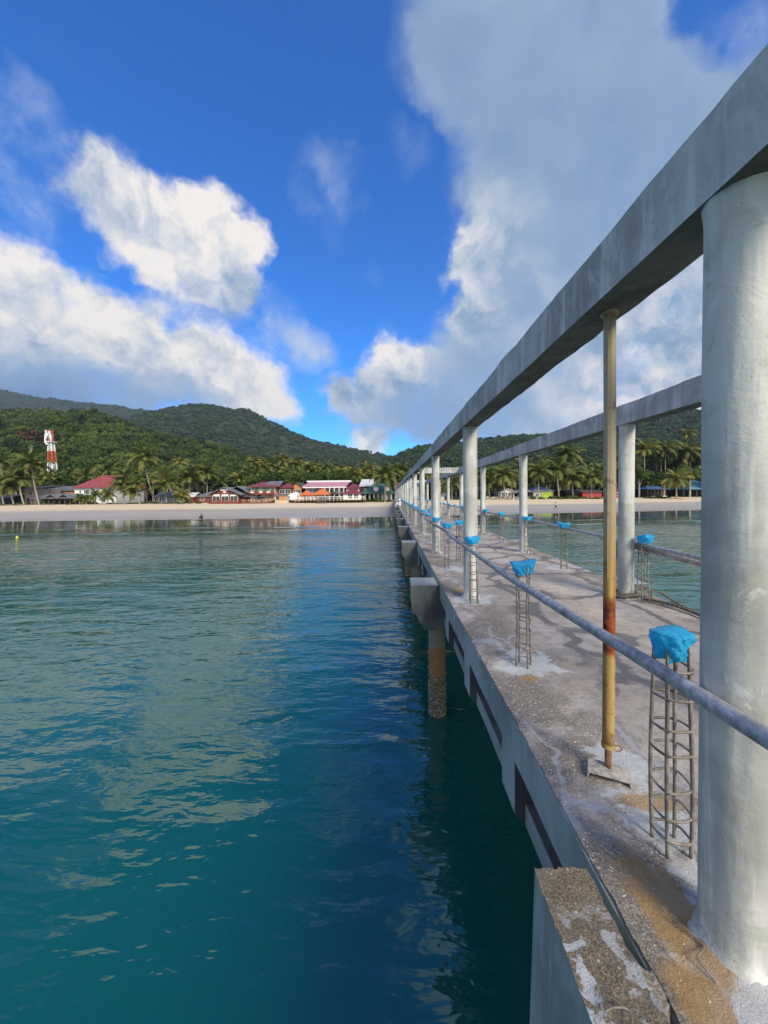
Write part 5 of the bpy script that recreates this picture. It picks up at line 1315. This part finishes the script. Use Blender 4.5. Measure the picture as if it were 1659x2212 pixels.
# shrubs and creepers at the back of the beach
sm = [crown_mesh('foliage', M_LEAF_B if i == 1 else M_LEAF, 1.5, 1.5, 9, 50, .20, 500+i, .6) for i in range(3)]
def shrub(px, Y, s, lab):
    x = at(px, 1085, Y).x; o = empty('beach_shrub', (x,Y,gz(x,Y)), lab, 'shrub', 'shrubs at the back of the beach')
    mb = MB()
    for a in range(3): mb.tube([(0,0,-.1),(.3*math.cos(a*2.1)*s,.3*math.sin(a*2.1)*s,.7*s)], [.05,.02], 4, False)
    newobj('stem', mb.mesh('stem', M_BARK), o); f = newobj('foliage', rn.choice(sm), o); f.location.z = -.25; f.scale = (s,s,s*.9); f.rotation_euler.z = px
px = 0
while px < 440:
    if not (60 < px < 165 and rn.random() < .6): shrub(px, rn.uniform(103.5,106), rn.uniform(.35,.75), 'low green shrub at the back of the sand before the palms')
    px += rn.uniform(5,13)
for px in (590,600,790,798,806,815,824,833,841,1030,1050,1150,1170,1190,1205,1218,1232,1246,1262,1280,1292): shrub(px, (105.5 if px < 860 else 117.5)+rn.uniform(-1,1), rn.uniform(.6,1.1), 'green shrub by the huts and halls at the edge of the sand')
for px in (1400,1410,1418,1428,1436): shrub(px, 119+rn.uniform(-1,1), rn.uniform(.6,1.0), 'green shrub on the mound before the blue roofed hall')
for px in (1450,1456,1464,1472): shrub(px, 117+rn.uniform(-.5,.5), .35, 'tiny shrub under the short round palm')
# trunks of driftwood and roots
dm = simple('driftwood', (.16,.12,.085), .95, .3, 3)
for i, px in enumerate((20,40,215,248,268,320,345,380,1220,1300)):
    Y = (103 if px < 860 else 117); x = at(px,1090,Y).x; z = gz(x,Y)
    L = rn.uniform(1.2,3.2); an = rn.uniform(-.5,.5)
    pts = [(-L/2*math.cos(an),-L/2*math.sin(an),.05),(0,.1,.22),(L/2*math.cos(an),L/2*math.sin(an),.10)]
    o = newobj('driftwood_log', MB().tube(pts,[.10,.15,.07],6).mesh('driftwood_log', dm, True)); o.location=(x,Y,z+.03); tag(o,'driftwood log lying at the back of the sand','driftwood','driftwood logs on the beach')

# ------------------------------------------------------------------ people, buoy
M_SKIN = simple('skin', (.30,.16,.10), .6, .08, 4); M_HAIR = simple('dark_hair', (.018,.014,.012), .6, .1, 9)
M_CLW = simple('white_cloth', (.72,.72,.70), .85, .08, 6); M_CLK = simple('black_cloth', (.015,.015,.017), .85, .1, 6); M_CLN = simple('navy_cloth', (.03,.035,.06), .85, .1, 6)
def skin_mesh(name, verts, edges, radii, mat, sub=1):
    me = bpy.data.meshes.new(name); me.from_pydata(verts, edges, []); o = bpy.data.objects.new('tmp', me); COL.objects.link(o)
    sk_ = o.modifiers.new('s','SKIN'); sk_.use_smooth_shade = True; lay = me.skin_vertices[0].data if me.skin_vertices else None
    if lay is None: 
        bpy.context.view_layer.objects.active = o; bpy.ops.mesh.customdata_skin_add(); lay = me.skin_vertices[0].data
    for i, r in enumerate(radii): lay[i].radius = (r, r) if not hasattr(r,'__len__') else r
    lay[0].use_root = True
    ss = o.modifiers.new('u','SUBSURF'); ss.levels = sub; ss.render_levels = sub
    dg = bpy.context.evaluated_depsgraph_get(); m2 = bpy.data.meshes.new_from_object(o.evaluated_get(dg)); m2.name = name
    bpy.data.objects.remove(o); m2.materials.clear(); m2.materials.append(mat); return m2
def head_parts(root, loc, s, hair=M_HAIR):
    mb = MB(); n, m = 14, 10; vs = []; fs = []
    for i in range(m+1):
        ph = math.pi*i/m
        for j in range(n):
            a = 2*math.pi*j/n; x, y, z = math.sin(ph)*math.cos(a)*.082, math.sin(ph)*math.sin(a)*.098, math.cos(ph)*.115
            if i <= 4 or y > .03: vs.append((x*1.12, y*1.12+.008, z*1.08+.012))
            else: vs.append((x*.9, y*.9, z*.95))
    for i in range(m):
        for j in range(n): fs.append((i*n+j,(i+1)*n+j,(i+1)*n+(j+1)%n,i*n+(j+1)%n))
    o = newobj('hair', MB().add(vs, fs).mesh('hair', hair, True), root); o.location = loc; o.scale = (s,s,s)
def person(loc, rz, label, V, E, Rr, cloth):
    root = empty('person', loc, label, 'person'); root.rotation_euler.z = rz
    newobj('body', skin_mesh('body', V, E, Rr, M_SKIN), root)
    for (nm, idx, grow, m) in cloth:
        mp = {i: k for k, i in enumerate(idx)}; v = [V[i] for i in idx]; e = [(mp[a], mp[b]) for a, b in E if a in mp and b in mp]
        newobj(nm, skin_mesh(nm, v, e, [Rr[i]*grow if not hasattr(Rr[i],'__len__') else tuple(q*grow for q in Rr[i]) for i in idx], m), root)
    return root
# joints: 0 pelvis 1 waist 2 chest 3 neck 4 head 5 crown | 6,7,8 L shoulder elbow hand | 9,10,11 R | 12..15 L hip knee ankle toe | 16..19 R
E20 = [(0,1),(1,2),(2,3),(3,4),(4,5),(2,6),(6,7),(7,8),(2,9),(9,10),(10,11),(0,12),(12,13),(13,14),(14,15),(0,16),(16,17),(17,18),(18,19)]
R20 = [.13,.12,.14,.055,.085,.07,.06,.045,.035,.06,.045,.035,.085,.06,.04,.04,.085,.06,.04,.04]
walk = [(0,0,.88),(0,-.01,1.05),(0,-.02,1.30),(0,-.02,1.47),(0,-.04,1.58),(0,-.03,1.68),(.18,-.01,1.36),(.22,.08,1.10),(.22,-.02,.88),(-.18,-.01,1.36),(-.22,-.10,1.12),(-.20,-.26,.95),
        (.09,0,.84),(.10,-.16,.47),(.10,-.12,.06),(.10,-.28,.03),(-.09,0,.84),(-.10,.10,.46),(-.10,.32,.10),(-.10,.22,.03)]
p = at(1200.5, 1107, 78); z = gz(p.x, 78)
o = person((p.x,78,z+.02), R(70), 'person in white shirt and dark shorts walking along the wet sand', walk, E20, R20, [('shirt',[0,1,2,6,7,9,10],1.25,M_CLW),('shorts',[0,12,13,16,17],1.3,M_CLN)]); o.scale = (.95,.95,.9); head_parts(o, (0,-.03,1.60), 1.05)
sit = [(0,0,.14),(0,.02,.30),(0,-.02,.52),(0,-.05,.68),(0,-.09,.79),(0,-.09,.88),(.18,-.03,.58),(.22,-.22,.40),(.12,-.42,.42),(-.18,-.03,.58),(-.22,-.22,.40),(-.12,-.42,.42),
       (.10,-.02,.14),(.16,-.40,.46),(.15,-.56,.06),(.15,-.72,.03),(-.10,-.02,.14),(-.16,-.40,.46),(-.15,-.56,.06),(-.15,-.72,.03)]
p = at(430, 1118, 61); 
o = person((p.x, yw(p.x)+.5, .0), R(0), 'person in black sitting at the edge of the water', sit, E20, R20, [('black_clothes',[0,1,2,6,7,9,10,12,13,14,16,17,18],1.3,M_CLK)]); head_parts(o, (0,-.08,.80), 1.08)
o = person((1.02, 42, DECK), R(-75), 'person in white hooded clothes sitting on the pier deck edge', sit, E20, R20, [('white_overalls',[0,1,2,6,7,8,9,10,11,12,13,14,16,17,18],1.35,M_CLW)]); head_parts(o, (0,-.08,.80), 1.15, M_CLW)
by = at(37,1166,36); buoy = empty('yellow_buoy', (by.x,36,0), 'small yellow buoy floating off the beach', 'buoy')
prof = [(0,-.08),(.10,-.04),(.125,.03),(.10,.10),(.03,.14),(.025,.19),(0,.20)]; vs = []; fs = []; n = 12
for (r_, z_) in prof:
    for j in range(n): vs.append((r_*math.cos(6.283*j/n), r_*math.sin(6.283*j/n), z_))
for i in range(len(prof)-1):
    for j in range(n): fs.append((i*n+j,i*n+(j+1)%n,(i+1)*n+(j+1)%n,(i+1)*n+j))
newobj('float', MB().add(vs,fs).mesh('float', simple('yellow_plastic', (.62,.56,.05), .5, .1, 4), True), buoy)
